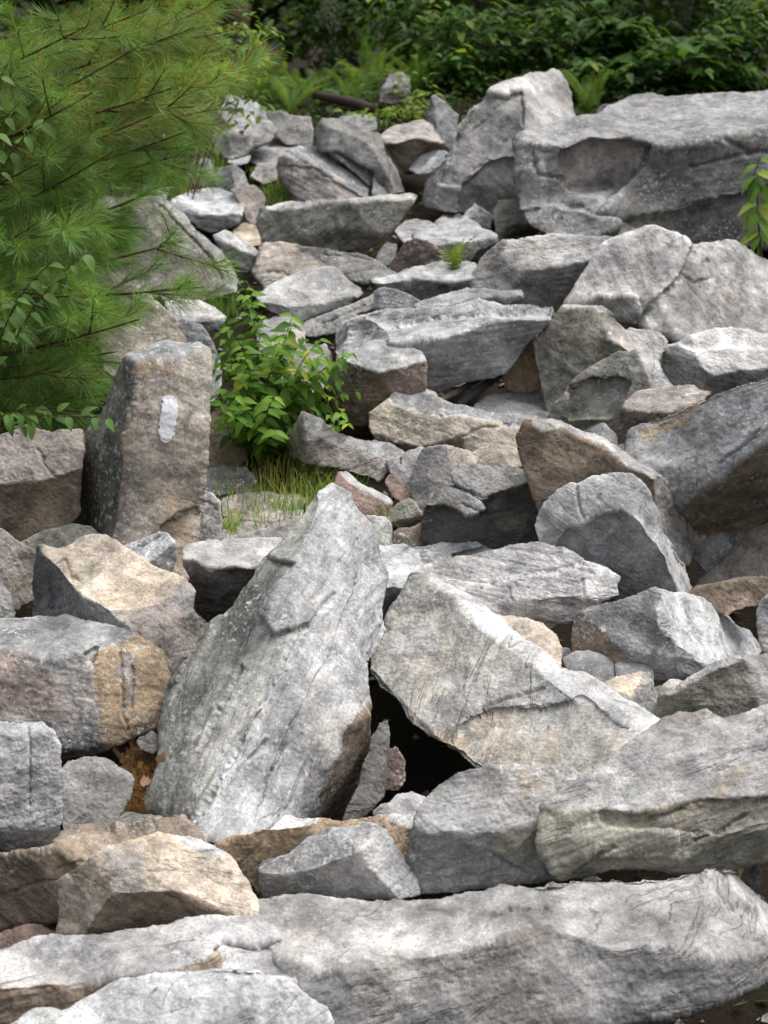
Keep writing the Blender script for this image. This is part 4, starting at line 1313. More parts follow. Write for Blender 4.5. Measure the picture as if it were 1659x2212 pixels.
    org = np.array([p2[:, 0].mean(), p2[:, 1].mean(), p2[:, 2].min()])
    me2.vertices.foreach_set('co', (p2 - org).astype(np.float32).ravel())
    # traced facet colours; paler tops, greyer fronts are part weathering, part painted shade
    j1 = fbm(p * 14 + 71, 3, seed + 81) * (4 + 0.035 * size)
    j2 = fbm(p * 14 + 91, 3, seed + 83) * (4 + 0.035 * size)
    iu = np.clip(np.round((pu + j1 - U[0, 0]) / h).astype(int), 0, U.shape[1] - 1)
    iv = np.clip(np.round((pv + j2 - V[0, 0]) / h).astype(int), 0, U.shape[0] - 1)
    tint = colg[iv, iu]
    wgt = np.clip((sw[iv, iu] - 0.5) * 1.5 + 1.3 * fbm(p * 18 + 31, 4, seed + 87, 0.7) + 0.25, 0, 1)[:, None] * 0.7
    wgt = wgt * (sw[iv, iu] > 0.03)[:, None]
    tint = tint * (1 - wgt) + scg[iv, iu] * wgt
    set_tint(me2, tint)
    a = me2.attributes.new('layering', 'FLOAT', 'POINT')
    a.data.foreach_set('value', np.full(n, layk, np.float32))
    a = me2.attributes.new('fol', 'FLOAT_VECTOR', 'POINT')
    a.data.foreach_set('vector', pf.astype(np.float32).ravel())
    me2.polygons.foreach_set('use_smooth', np.ones(len(me2.polygons), bool))
    me2.materials.clear()
    me2.materials.append(ROCK)
    me2.update()
    STAT['tris'] += 2 * len(me2.polygons)
    nm = dict(slab='stone_slab', boulder='boulder', stone='stone', painted='boulder', leaning='stone_slab')[kind]
    ob = link(nm, me2)
    ob.location = org
    ob['kind'] = 'thing'
    tag(ob, label, dict(stone_slab='slab', boulder='boulder', stone='stone')[nm],
        {'stone_slab': GR_S, 'boulder': GR_B, 'stone': GR_T}[nm])
    if kind == 'painted': paint_blaze(ob, me2, pu, pv, nn)
    ROCKS[label] = (ob, tm)


def paint_blaze(ob, me, pu, pv, nn):
    poly = [(350, 857), (362, 854), (375, 856), (381, 862), (385, 876), (383, 900), (382, 918), (376, 942),
            (367, 958), (353, 958), (344, 951), (341, 934), (344, 905), (348, 880)]
    n = len(me.vertices)
    nz = np.stack([pu / 5, pv / 5, 0 * pu], -1)
    ju, jv = fbm(nz, 2, 5) * 3.0, fbm(nz + 50, 2, 9) * 3.0
    # a dense copy of the painted patch of the stone, lifted by the film of paint
    step = 1.3
    from mathutils.bvhtree import BVHTree
    dg = bpy.context.evaluated_depsgraph_get()
    bv = BVHTree.FromPolygons([v.co[:] for v in me.vertices], [p.vertices[:] for p in me.polygons])
    U, V = np.meshgrid(np.arange(334, 394, step), np.arange(848, 968, step))
    nz = np.stack([U / 7, V / 7, 0 * U], -1).reshape(-1, 3)
    ju, jv = fbm(nz, 3, 5).reshape(U.shape) * 2.5, fbm(nz + 50, 3, 9).reshape(U.shape) * 2.5
    nf = fbm(np.stack([U / 2.6, V / 4.0, 0 * U + 3], -1).reshape(-1, 3), 3, 15).reshape(U.shape)
    ins = inside(poly, U + ju + nf * 2.2, V + jv * 0.5) & (nf < 0.95)
    org = Vector((0, 0, CAMZ)) - ob.location
    top, low, ids = [], [], -np.ones(U.shape, int)
    for i in range(U.shape[0]):
        for j in range(U.shape[1]):
            if not ins[i, j]: continue
            r = Vector(ray(U[i, j], V[i, j])).normalized()
            hit, nrm, _, _ = bv.ray_cast(org, r)
            if hit is None: continue
            ids[i, j] = len(top)
            top.append(hit + nrm * 0.0025 - r * 0.002); low.append(hit - nrm * 0.001)
    # the film bridges the finest relief of the stone
    tp = np.array([v[:] for v in top]); ga = np.zeros(U.shape + (3,)); mk = ids >= 0
    ga[mk] = tp
    ga = blur(ga, mk, 5)
    top = [Vector(v) for v in ga[mk] + np.array([0, -0.0015, 0])]
    m = len(top)
    quad = (ids[:-1, :-1] >= 0) & (ids[1:, :-1] >= 0) & (ids[:-1, 1:] >= 0) & (ids[1:, 1:] >= 0)
    qi = np.stack([ids[:-1, :-1][quad], ids[1:, :-1][quad], ids[1:, 1:][quad], ids[:-1, 1:][quad]], -1)
    e = np.concatenate([qi[:, [0, 1]], qi[:, [1, 2]], qi[:, [2, 3]], qi[:, [3, 0]]])
    key = np.minimum(e[:, 0], e[:, 1]).astype(np.int64) * m + np.maximum(e[:, 0], e[:, 1])
    _, inv, cnt = np.unique(key, return_inverse=True, return_counts=True)
    be = e[cnt[inv] == 1]
    walls = np.stack([be[:, 1], be[:, 0], be[:, 0] + m, be[:, 1] + m], -1)
    mm = mesh_np('paint_blaze', np.array([v[:] for v in top + low]), np.concatenate([qi, walls]), PAINT)
    bl = link('paint_blaze', mm, ob)
    bl['label'] = 'white painted upright trail blaze on the brown stone'


def parse_rocks(text):
    out, cur = [], None
    for ln in text.strip().splitlines():
        ln = ln.strip()
        if ln.startswith('@'):
            cur = (ln[1:].split('|'), [])
            out.append(cur)
        elif ln: cur[1].append(ln)
    return out


import time as _time
_t = _time.time()
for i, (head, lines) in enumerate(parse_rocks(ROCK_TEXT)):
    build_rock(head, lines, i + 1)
print('rocks', round(_time.time() - _t, 1), 's', STAT)

# ------------------------------------------------------------------ foliage helpers
def norm(v):
    v = np.asarray(v, float)
    return v / (np.linalg.norm(v) + 1e-9)


def leaf_shape(L, W, fold=0.25, droop=0.3, tip=0.35, seg=5):
    """pointed oval leaf along +Y, folded at the midrib, tip drooping; normal +Z"""
    V, Fc = [], []
    for i in range(seg + 1):
        s = i / seg
        w = W * 0.5 * (math.sin(math.pi * min(1, s ** 0.75)) ** 0.8 if 0 < s < 1 else 0.0) * (1 - tip * s * 0.6)
        y = L * s
        z = -droop * L * s * s
        V += [(-w, y, z + fold * w), (0, y, z), (w, y, z + fold * w)]
    for i in range(seg):
        a = i * 3
        Fc += [(a, a + 1, a + 4, a + 3), (a + 1, a + 2, a + 5, a + 4)]
    return np.array(V), np.array(Fc)


def lobed_leaf(L):
    """broad three pointed leaf of a maple like sapling"""
    o = [(0, 0), (.16, .02), (.30, .14), (.46, .34), (.30, .42), (.34, .62), (.18, .66), (0, 1.0)]
    V, Fc = [], []
    for x, y in o:
        z = -0.25 * y * y
        V += [(-x * L, y * L, (z + 0.18 * x) * L), (0, y * L, z * L), (x * L, y * L, (z + 0.18 * x) * L)]
    for i in range(len(o) - 1):
        a = i * 3
        Fc += [(a, a + 1, a + 4, a + 3), (a + 1, a + 2, a + 5, a + 4)]
    return np.array(V), np.array(Fc)


def frame(d, up):
    """3x3 with columns x, y=d, z~up"""
    y = norm(d)
    x = np.cross(y, up)
    if np.linalg.norm(x) < 1e-3: x = np.cross(y, [1, 0, 0.2])
    x = norm(x)
    return np.stack([x, y, np.cross(x, y)], 1)


def merged(base_v, base_f, mats, locs, scales):
    M = np.asarray(mats) * np.asarray(scales)[:, None, None]
    V = np.einsum('kij,nj->kni', M, base_v) + np.asarray(locs)[:, None, :]
    n = len(base_v)
    Fc = base_f[None] + (np.arange(len(M)) * n)[:, None, None]
    return V.reshape(-1, 3), Fc.reshape(-1, base_f.shape[1])


def mat4(R, loc, s):
    m = Matrix.Identity(4)
    for i in range(3):
        for j in range(3): m[i][j] = float(R[i, j] * s)
        m[i][3] = float(loc[i])
    return m


def leaf_set(name, L, W, tints, **kw):
    v, f = leaf_shape(L, W, **kw)
    return [mesh_np(name, v, f, LEAF, np.array(t)) for t in tints]


def put_leaf(meshes, parent, R, loc, s, weights=None):
    me = random.choices(meshes, weights)[0]
    o = bpy.data.objects.new('leaf', me)
    COL.objects.link(o)
    o.parent = parent
    o.matrix_basis = mat4(R, np.asarray(loc) - np.array(parent.location), s)
    return o


def bez(a, b, c, n=8):
    t = np.linspace(0, 1, n)[:, None]
    a, b, c = map(lambda q: np.asarray(q, float), (a, b, c))
    return (1 - t) ** 2 * a + 2 * t * (1 - t) * b + t * t * c


G_MID, G_DARK, G_YEL, G_LITE = (.12, .25, .035), (.042, .095, .02), (.36, .40, .06), (.19, .34, .05)

# ------------------------------------------------------------------ leafy shrub in the middle
SH_LEAF = leaf_set('shrub_leaf', 0.085, 0.040, [G_MID, G_LITE, (.085, .18, .03), G_YEL], droop=0.35, fold=0.3)


def leafy_shrub(stems, base_uv, label, group, leaf_m, leaf_len, pair_gap, weights, name='leafy_shrub', stem_r=0.003):
    b0 = at(base_uv[0], base_uv[1], base_uv[2])
    b0[2] = min(b0[2], ground_z(b0[0], b0[1]) + 0.0)
    root = empty(name, b0)
    tag(root, label, 'shrub', group, 'thing')
    spots = []
    for (u, v, t) in stems:
        tip = at(u, v, t)
        b = b0 + rng.normal(0, 0.04, 3) * np.array([1, 1, 0])
        mid = (b + tip) / 2 + np.array([0.25 * (b[0] - tip[0]), -0.02, 0.18 * np.linalg.norm(tip - b)])
        c = bez(b, mid, tip, 14)
        tv, tf = tube(c, np.linspace(stem_r, stem_r * 0.35, 14), 5)
        link('stem', mesh_np('stem', tv - b0, tf, TWIG), root)
        ln = np.linalg.norm(np.diff(c, axis=0), axis=1).sum()
        k = max(3, int(ln * 0.85 / pair_gap))
        az = rng.uniform(0, 6.28)
        for i in range(k):
            s = 0.18 + 0.82 * (i + 1) / k
            p = c[min(13, int(s * 13))] * (1 - (s * 13) % 1) + c[min(13, int(s * 13) + 1)] * ((s * 13) % 1)
            tg = norm(c[min(13, int(s * 13) + 1)] - c[max(0, int(s * 13) - 1)])
            az += 1.57 + rng.normal(0, 0.3)
            for sgn in (1, -1):
                side = np.array([math.cos(az), math.sin(az) * 0.8 - 0.25, 0.0]) * sgn
                side = norm(side - tg * np.dot(side, tg))
                d = norm(side + tg * 0.25 + np.array([0, -0.15, -0.35]))
                up = norm(np.array([rng.normal(0, .3), -0.9 + rng.normal(0, .3), 0.75]))
                spots.append((p, frame(d, up), leaf_len * rng.uniform(0.6, 1.2) * (1.1 - 0.35 * s)))
    spots.sort(key=lambda q: q[0][1])                     # the nearest leaves are parts, the rest one mass
    for p, R, s in spots[:300]: put_leaf(leaf_m, root, R, p, s, weights)
    rest = spots[300:]
    if rest:
        lv, lf = leaf_shape(0.085, 0.040, droop=0.35, fold=0.3)
        V, Fc = merged(lv, lf, [q[1] for q in rest], np.array([q[0] for q in rest]) - b0, [q[2] for q in rest])
        tn = np.array(G_MID) * rng.uniform(.65, 1.35, (len(rest), 1)) * np.where(rng.random((len(rest), 1)) < .1, np.array([[2.4, 1.5, 1.2]]), 1)
        link('foliage', mesh_np('foliage', V, Fc, LEAF, np.repeat(tn, len(lv), 0)), root)['kind'] = 'stuff'
    return root, len(spots)


stems = []
for u, v in [(530, 600), (545, 640), (470, 720), (500, 690), (560, 690), (600, 720), (640, 700), (660, 740), (700, 760), (725, 790),
             (745, 860), (700, 850), (735, 900), (650, 800), (600, 780), (560, 760), (520, 750), (480, 790), (470, 850), (510, 830),
             (550, 820), (590, 860), (640, 870), (680, 910), (620, 920), (570, 900), (520, 890), (480, 900), (540, 950), (600, 950),
             (500, 940), (650, 830), (575, 840), (530, 800), (465, 800), (480, 870), (460, 760), (560, 930), (620, 760)]:
    stems.append((u + rng.normal(0, 6), v + rng.normal(0, 6), 6.55 + rng.normal(0, 0.16)))
    if u > 560 or v > 800: stems.append((u + 18 + rng.normal(0, 14), v + rng.normal(0, 20), 6.5 + rng.normal(0, 0.16)))
_, nl = leafy_shrub(stems, (575, 985, 6.72), 'bright green leafy shrub growing beside the painted stone', None, SH_LEAF, 0.86, 0.04, [4, 6, 3, 1.0])
print('shrub leaves', nl)

# ------------------------------------------------------------------ sapling cut off by the right edge
SAP = leaf_set('sapling_leaf', 0.115, 0.044, [(.15, .27, .045), (.11, .21, .04), (.26, .33, .05)], droop=0.5, fold=0.25)
sb = at(1640, 560, 8.35)
sap = empty('sapling', sb)
tag(sap, 'young sapling with drooping light green leaves at the right edge', 'sapling', kind='thing')
c = np.array([at(1648, 600, 8.35), at(1640, 500, 8.35), at(1636, 430, 8.35), at(1628, 380, 8.35), at(1640, 345, 8.35)])
tv, tf = tube(c, np.linspace(0.006, 0.002, 5), 6)
link('stem', mesh_np('stem', tv - sb, tf, TWIG), sap)
for (u, v, du, dv) in [(1632, 380, -38, 18), (1632, 385, -30, 40), (1632, 380, 25, 30), (1634, 390, -15, 45), (1634, 372, 30, 10), (1634, 440, -45, 8),
                       (1634, 445, -35, 35), (1636, 445, 30, 30), (1634, 450, -14, 42), (1636, 440, 40, 8), (1640, 500, -40, 15), (1640, 505, -30, 40),
                       (1640, 500, 30, 30), (1640, 510, 8, 45), (1642, 348, 20, -5), (1636, 355, -25, 10), (1640, 470, 20, 45), (1638, 400, 28, 40)]:
    d = np.array([du, -25 + rng.normal(0, 15), -dv], float)
    put_leaf(SAP, sap, frame(d, norm([rng.normal(0, .4), -0.6, 0.8])), at(u, v, 8.35), rng.uniform(0.9, 1.2), [3, 2, 1])

# ------------------------------------------------------------------ white pine on the left
PX, PY = -2.25, 7.3
pg = float(ground_z(PX, PY))
pine = empty('pine_tree', (PX, PY, pg))
tag(pine, 'soft needled pine tree filling the upper left of the picture', 'tree', kind='thing')
p0 = np.array([PX, PY, pg])
tr = np.array([[0, 0, -0.2], [0.02, 0, 1.2], [-0.03, 0.02, 2.4], [0.02, 0.0, 3.6], [0, 0, 4.8]])
tv, tf = tube(tr, [0.10, 0.085, 0.065, 0.045, 0.01], 12)
link('trunk', mesh_np('trunk', tv, tf, BARK), pine)
NL = 0.088


def needle_bunch(pts_dirs, dead, rs):
    """needles in fives set along a twig: flat slivers, returned as quads"""
    P, D = pts_dirs
    n = len(P)
    u = rs.normal(0, 1, (n, 3)); u -= (u * D).sum(1, keepdims=True) * D; u /= np.linalg.norm(u, axis=1, keepdims=True)
    an = rs.uniform(0.35, 0.95, n)[:, None]
    d = D * np.cos(an) + u * np.sin(an)
    L = NL * rs.uniform(0.7, 1.1, n)[:, None]
    w = rs.normal(0, 1, (n, 3)); w -= (w * d).sum(1, keepdims=True) * d; w /= np.linalg.norm(w, axis=1, keepdims=True)
    w *= 0.0007
    sag = np.array([0, 0, -1.0]) * L * 0.10
    a = P; m = P + d * L * 0.55 + sag * 0.3; e = P + d * L + sag
    V = np.stack([a - w * 0.6, a + w * 0.6, m + w, m - w, e + w * 0.3, e - w * 0.3], 1)
    g = np.array([.17, .35, .10]) * rs.uniform(0.65, 1.35, (n, 1)) * np.array([1, 1, 1]) + rs.normal(0, .008, (n, 3))
    yel = rs.random(n) < 0.3
    g[yel] = np.array([.29, .42, .11]) * rs.uniform(0.8, 1.2, (yel.sum(), 1))
    dd = rs.random(n) < dead
    g[dd] = np.array([.34, .17, .05]) * rs.uniform(0.7, 1.3, (dd.sum(), 1))
    return V, np.clip(g, 0.005, 1)


def pine_branch(tip, zlift, dead, nt):
    tip = np.asarray(tip, float)
    z0 = tip[2] + rng.uniform(-0.35, 0.1) + zlift
    b = np.array([PX, PY, max(pg + 0.15, min(z0, pg + 4.4))])
    mid = (b + tip) / 2 + np.array([0, rng.normal(0, .08), -0.10 + rng.normal(0, .05)])
    c = bez(b, mid, tip, 16)
    lb = np.linalg.norm(tip - b)
    tubes = [tube(c - p0, np.linspace(0.014, 0.0025, 16), 6)]
    PP, DD = [], []

    def dress(c2, n, start):
        s = rng.uniform(start, 1, n) ** 0.9 * (len(c2) - 1)
        i = np.minimum(s.astype(int), len(c2) - 2)
        f = (s - i)[:, None]
        PP.append(c2[i] * (1 - f) + c2[i + 1] * f)
        t = c2[i + 1] - c2[i]
        DD.append(t / np.linalg.norm(t, axis=1, keepdims=True))
    dress(c, 170, 0.62)
    for k in range(nt):
        s = rng.uniform(0.25, 0.97)
        i = int(s * 15)
        p = c[i]
        tg = norm(c[min(15, i + 1)] - c[max(0, i - 1)])
        sd = norm(np.cross(tg, [0, 0, 1])) * (1 if k % 2 else -1)
        L = lb * (0.27 - 0.17 * s) * rng.uniform(0.7, 1.25) + 0.05
        d = norm(tg * 0.75 + sd * 0.7 + np.array([0, 0, rng.normal(0.12, .22)]))
        e = p + d * L + np.array([0, 0, -0.02])
        c2 = bez(p, p + d * L * 0.5 + np.array([0, 0, -0.02]), e, 6)
        tubes.append(tube(c2 - p0, np.linspace(0.0045, 0.0014, 6), 4))
        dress(c2, 60 + int(130 * L / 0.3), 0.2)
        for q in range(2):
            j = rng.integers(1, 5)
            d3 = norm(d + rng.normal(0, .55, 3))
            e3 = c2[j] + d3 * rng.uniform(0.05, 0.12)
            c3 = bez(c2[j], (c2[j] + e3) / 2, e3, 4)
            tubes.append(tube(c3 - p0, np.linspace(0.003, 0.0012, 4), 4))
            dress(c3, 65, 0.25)
    tv, tf = join_tubes(tubes)
    br = link('branch', mesh_np('branch', tv, tf, TWIG), pine)
    V, g = needle_bunch((np.concatenate(PP), np.concatenate(DD)), dead, rng)
    n = len(V)
    base = np.arange(n)[:, None] * 6
    Fc = np.concatenate([base + np.array([0, 1, 2, 3]), base + np.array([3, 2, 4, 5])])
    nd = link('needles', mesh_np('needles', V.reshape(-1, 3) - p0, Fc, NEEDLE, np.repeat(g, 6, 0)), br)
    nd['kind'] = 'stuff'
    return n


tips = [(515, 20, 7.6), (485, 70, 7.2), (470, 120, 7.5), (500, 165, 6.9), (470, 235, 7.0), (390, 335, 7.0), (400, 285, 6.8), (320, 375, 7.1),
        (290, 430, 6.7), (395, 520, 6.6), (440, 620, 6.5), (300, 690, 6.3), (250, 760, 6.6), (255, 850, 6.7),
        (190, 890, 6.5), (130, 800, 6.3), (90, 900, 6.6), (150, 640, 6.2), (220, 600, 6.4), (180, 500, 6.3), (240, 330, 6.3), (330, 250, 6.5),
        (400, 180, 6.6), (420, 60, 6.8), (300, 100, 6.4), (200, 200, 6.2), (120, 330, 6.3), (80, 480, 6.2), (60, 700, 6.2), (60, 600, 6.5),
        (320, 20, 6.7), (180, 60, 6.3), (470, 10, 7.2), (265, 470, 7.0), (200, 420, 6.8), (100, 150, 6.4), (260, 640, 7.0), (160, 740, 6.9),
        (420, 230, 6.7), (480, 180, 7.4), (240, 530, 7.3), (60, 830, 6.9), (20, 420, 6.5), (20, 100, 6.7)]
nn_ = 0
for (u, v, t) in tips:
    nn_ += pine_branch(at(u, v, t), rng.uniform(-0.05, 0.15), 0.22 if v < 260 and u > 180 else 0.05, 13)
print('needles', nn_)

# ------------------------------------------------------------------ broad leaved twigs mixed into the pine
TW_LEAF = leaf_set('twig_leaf', 0.075, 0.040, [(.10, .19, .045), (.14, .24, .07), (.08, .15, .035)], droop=0.4, fold=0.2)


def twig_bush(label, base, runs, leaf_m, step, size, weights=None, group=None):
    b0 = np.asarray(base, float)
    root = empty('broadleaf_sapling', b0)
    tag(root, label, 'sapling', group, 'thing')
    for run in runs:
        c = np.array([at(*q) for q in run])
        cc = bez(c[0], c[1], c[2], 12)
        tv, tf = tube(cc, np.linspace(0.0035, 0.001, 12), 5)
        link('stem', mesh_np('stem', tv - b0, tf, TWIG), root)
        ln = np.linalg.norm(np.diff(cc, axis=0), axis=1).sum()
        k = max(4, int(ln / step))
        for i in range(k):
            s = 0.25 + 0.75 * (i + 0.7) / k
            j = min(11, int(s * 11))
            p = cc[j] + (cc[min(11, j + 1)] - cc[j]) * ((s * 11) % 1)
            tg = norm(cc[min(11, j + 1)] - cc[max(0, j - 1)])
            sd = norm(np.cross(tg, [0.1, -1, 0.3])) * (1 if i % 2 else -1)
            d = norm(sd * rng.uniform(.3, 1) + tg * 0.6 + np.array([0, -0.2, -0.6]) + rng.normal(0, .3, 3))
            put_leaf(leaf_m, root, frame(d, norm([rng.normal(0, .3), -0.7, 0.7])), p, size * rng.uniform(0.7, 1.1), weights)
    return root


twig_bush('slender sapling with pale oval leaves overhanging the left edge', at(-60, 700, 5.7),
          [((-60, 690, 5.7), (-60, 300, 5.6), (40, 225, 5.5)), ((-60, 690, 5.7), (-50, 350, 5.6), (95, 262, 5.5)),
           ((-60, 400, 5.7), (-50, 260, 5.6), (20, 130, 5.6))], TW_LEAF, 0.055, 0.8, [2, 3, 1])
twig_bush('low sapling with hanging oval leaves under the pine at the far left', at(-60, 1000, 5.8),
          [((-60, 960, 5.8), (20, 860, 5.7), (130, 890, 5.6)), ((-60, 960, 5.8), (60, 880, 5.7), (240, 905, 5.7)),
           ((-60, 960, 5.8), (0, 870, 5.7), (60, 900, 5.55)), ((-60, 960, 5.8), (40, 640, 5.7), (190, 545, 5.65)),
           ((-60, 960, 5.8), (0, 640, 5.7), (110, 570, 5.6)), ((-60, 960, 5.8), (-20, 760, 5.7), (40, 640, 5.6))], TW_LEAF, 0.05, 0.8, [3, 2, 3])

# ------------------------------------------------------------------ ferns
def fern_frond(L, n=20):
    V, Fc = [], []
    for i in range(n):
        s = (i + 1) / n
        y, z = L * s, 0.30 * L * math.sin(s * 1.9) - 0.18 * L * s ** 2
        hw = 0.17 * L * math.sin(math.pi * (0.12 + 0.88 * s)) ** 0.8 + 0.004
        w = 0.44 * L / n
        for sg in (-1, 1):
            a = len(V)
            V += [(0, y - w * .5, z), (0, y + w * .5, z), (sg * hw * .55, y + w * 1.2, z - 0.02 * L), (sg * hw * .55, y + w * .1, z - 0.02 * L),
                  (sg * hw, y + w * 1.3, z - 0.055 * L)]
            Fc += [(a, a + 1, a + 2, a + 3), (a + 3, a + 2, a + 4, a + 4)]
    return np.array(V), Fc


def tri_mesh(name, V, Fc, mat, tint):
    me = bpy.data.meshes.new(name)
    me.from_pydata([tuple(v) for v in V], [], [tuple(dict.fromkeys(f)) for f in Fc])
    set_tint(me, np.array(tint)); me.materials.append(mat)
    me.polygons.foreach_set('use_smooth', [True] * len(me.polygons))
    return me


FROND = [tri_mesh('frond', *fern_frond(L), LEAF, c) for L, c in
         ((0.32, (.12, .22, .05)), (0.27, (.09, .18, .04)), (0.35, (.16, .25, .06)))]
FL = ['fern with arching fronds %s' % w for w in
      ('beside the dark cap stone at the upper left', 'left of the fallen brown log', 'above the fallen brown log',
       'right below the fallen brown log', 'beneath the dark gap between the trees', 'at the foot of the blackish boulder',
       'behind the tooth shaped stone', 'left of the peak of the large grey background boulder', 'right of the peak of the large grey background boulder',
       'behind the left end of the enormous ledge', 'above the small dark grey perched stone', 'behind the middle of the enormous ledge',
       'behind the low grey stone in the upper left', 'deep in shade at the top left of the fern bed', 'deep in shade over the blackish boulder',
       'in the shade behind the right half of the enormous ledge', 'at the back of the fern bed left of centre', 'between the blackish boulder and the yellow green shrub')]
FP = [(572, 225), (640, 232), (720, 200), (760, 240), (690, 178), (800, 205), (965, 200), (1025, 188), (1268, 252),
      (1310, 228), (1345, 205), (1420, 200), (625, 250), (575, 178), (880, 168), (1520, 196), (655, 200), (905, 215)]
for (u, v), lb in zip(FP, FL):
    if v > 192: b = on_ground(u, v)
    else:
        b = at(u, v, 12.3); b[2] = float(ground_z(b[0], b[1]))
    root = empty('fern', b)
    tag(root, lb, 'fern', 'ferns at the forest edge', 'thing')
    a0 = rng.uniform(0, 6)
    for k in range(rng.integers(8, 12)):
        az = a0 + k * 0.7 + rng.normal(0, .15)
        el = rng.uniform(0.45, 1.05)
        d = np.array([math.cos(az) * math.cos(el), math.sin(az) * math.cos(el), math.sin(el)])
        o = bpy.data.objects.new('frond', random.choice(FROND)); COL.objects.link(o); o.parent = root
        o.matrix_basis = mat4(frame(d, [0, -0.05, 1]), np.zeros(3), rng.uniform(0.75, 1.2))

# ------------------------------------------------------------------ understory shrubs and saplings behind the slide
BG_LEAF = leaf_set('bg_leaf', 0.10, 0.052, [(.065, .14, .03), (.095, .19, .04), (.19, .25, .045), (.045, .10, .022)], droop=0.3, fold=0.2, seg=3)
v_, f_ = lobed_leaf(0.12)
MAPLE = [mesh_np('lobed_leaf', v_, f_, LEAF, np.array(c)) for c in ((.06, .135, .028), (.095, .19, .04), (.045, .10, .022))]
BIRCH = leaf_set('small_leaf', 0.055, 0.034, [(.12, .20, .045), (.17, .25, .05), (.09, .16, .035)], droop=0.3, fold=0.2, seg=3)
BG_V, BG_F = leaf_shape(0.10, 0.05, seg=3)


def bush(name, label, cat, cuv, t, ruv, nleaf, meshes, weights, extra=500, nst=7, lsz=1.0, stem=0.007, shift=0.0, ext_tint=(.05, .105, .022), group='shrubs and saplings at the forest edge'):
    c = at(cuv[0], cuv[1], t)
    ru, rv = ruv[0] * t / FPX, ruv[1] * t / FPX
    rd = 0.5 * (ru + rv)
    g = float(ground_z(c[0], t))
    b0 = np.array([c[0] + shift + rng.normal(0, .1), t, g])
    root = empty(name, b0)
    tag(root, label, cat, group, 'thing')
    tips_ = []
    for k in range(nst):
        q = rng.normal(0, 1, 3); q /= np.linalg.norm(q); q *= rng.uniform(0.5, 1.0)
        e = c + q * np.array([ru, rd, rv])
        m = np.array([(b0[0] + e[0]) / 2 + rng.normal(0, .08), (b0[1] + e[1]) / 2, g + 0.62 * (e[2] - g) + 0.1])
        cc = bez(b0 + rng.normal(0, .03, 3) * [1, 1, 0], m, e, 10)
        tv, tf = tube(cc, np.linspace(stem, 0.0015, 10), 5)
        link('stem', mesh_np('stem', tv - b0, tf, TWIG), root)
        tips_.append(cc)

    def place(i):
        # leaves hang in flat sprays round points inside the crown
        if i % 9 == 0 or not hasattr(place, 's'):
            q = rng.normal(0, 1, 3); q /= np.linalg.norm(q); q *= rng.uniform(0.25, 1.0) ** 0.6
            place.s = c + q * np.array([ru, rd, rv])
            place.d = norm([q[0] + rng.normal(0, .5), -0.5 + rng.normal(0, .5), rng.normal(0, .15)])
        k = i % 9
        sd = norm(np.cross(place.d, [0, 0, 1])) * (1 if k % 2 else -1)
        p = place.s + place.d * (k - 4) * 0.036 * lsz + rng.normal(0, .012, 3)
        d = norm(place.d * 0.6 + sd * 0.8 + np.array([0, -0.1, -0.25]) + rng.normal(0, .2, 3))
        return frame(d, norm([rng.normal(0, .3), -0.35 + rng.normal(0, .3), 0.9])), p
    for i in range(nleaf):
        R, p = place(i)
        put_leaf(meshes, root, R, p, lsz * rng.uniform(0.65, 1.15), weights)
    if extra:
        Rs, ps = zip(*[place(i) for i in range(extra)])
        V, Fc = merged(BG_V, BG_F, Rs, np.array(ps) - b0, lsz * rng.uniform(0.6, 1.1, extra))
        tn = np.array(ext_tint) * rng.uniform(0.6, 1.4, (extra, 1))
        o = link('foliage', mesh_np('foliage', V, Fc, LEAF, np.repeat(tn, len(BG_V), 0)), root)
        o['kind'] = 'stuff'
    return root


bush('understory_shrub', 'yellowish green bush straight above the large grey background boulder', 'shrub', (1050, 85), 12.1, (125, 85), 200, BG_LEAF, [2, 3, 3, 1], 500, lsz=1.05)
bush('understory_shrub', 'green bush at the top between the dark gap and the yellowish bush', 'shrub', (900, 75), 12.5, (90, 95), 170, BG_LEAF, [3, 3, 1, 2], 400, lsz=1.05)
bush('understory_shrub', 'leafy bush right behind the peak of the large grey boulder', 'shrub', (1215, 75), 12.2, (105, 90), 200, BG_LEAF, [3, 3, 2, 1], 400, lsz=1.05)
bush('sapling', 'lobed leaf sapling above the left half of the enormous ledge', 'sapling', (1340, 100), 11.9, (95, 70), 170, MAPLE, [3, 2, 3], 200, lsz=1.1)
bush('sapling', 'lobed leaf sapling arching low over the middle of the enormous ledge', 'sapling', (1490, 130), 11.6, (100, 55), 150, MAPLE, [3, 3, 1], 100, lsz=1.1)
bush('understory_shrub', 'bush filling the top right corner', 'shrub', (1610, 60), 12.0, (70, 110), 170, BG_LEAF, [3, 2, 2, 2], 350, lsz=1.05)
bush('understory_shrub', 'low bush above the gap between the grey boulder peak and the enormous ledge', 'shrub', (1270, 165), 11.7, (60, 35), 110, BG_LEAF, [3, 3, 1, 2], 150, lsz=1.1)
bush('understory_shrub', 'low bush between the blackish boulder and the tooth shaped stone', 'shrub', (985, 150), 11.9, (70, 40), 130, BG_LEAF, [3, 3, 2, 2], 200, lsz=1.0)
bush('understory_shrub', 'low bush just over the lip of the enormous ledge', 'shrub', (1420, 175), 11.6, (70, 26), 110, BG_LEAF, [3, 3, 1, 2], 150, lsz=1.0)
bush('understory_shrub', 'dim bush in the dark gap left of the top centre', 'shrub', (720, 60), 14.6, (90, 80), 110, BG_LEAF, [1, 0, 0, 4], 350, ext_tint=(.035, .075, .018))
bush('understory_shrub', 'dim bush far back over the right of the dark gap', 'shrub', (1430, 20), 15.0, (150, 60), 110, BG_LEAF, [1, 0, 0, 4], 400, ext_tint=(.035, .075, .018))
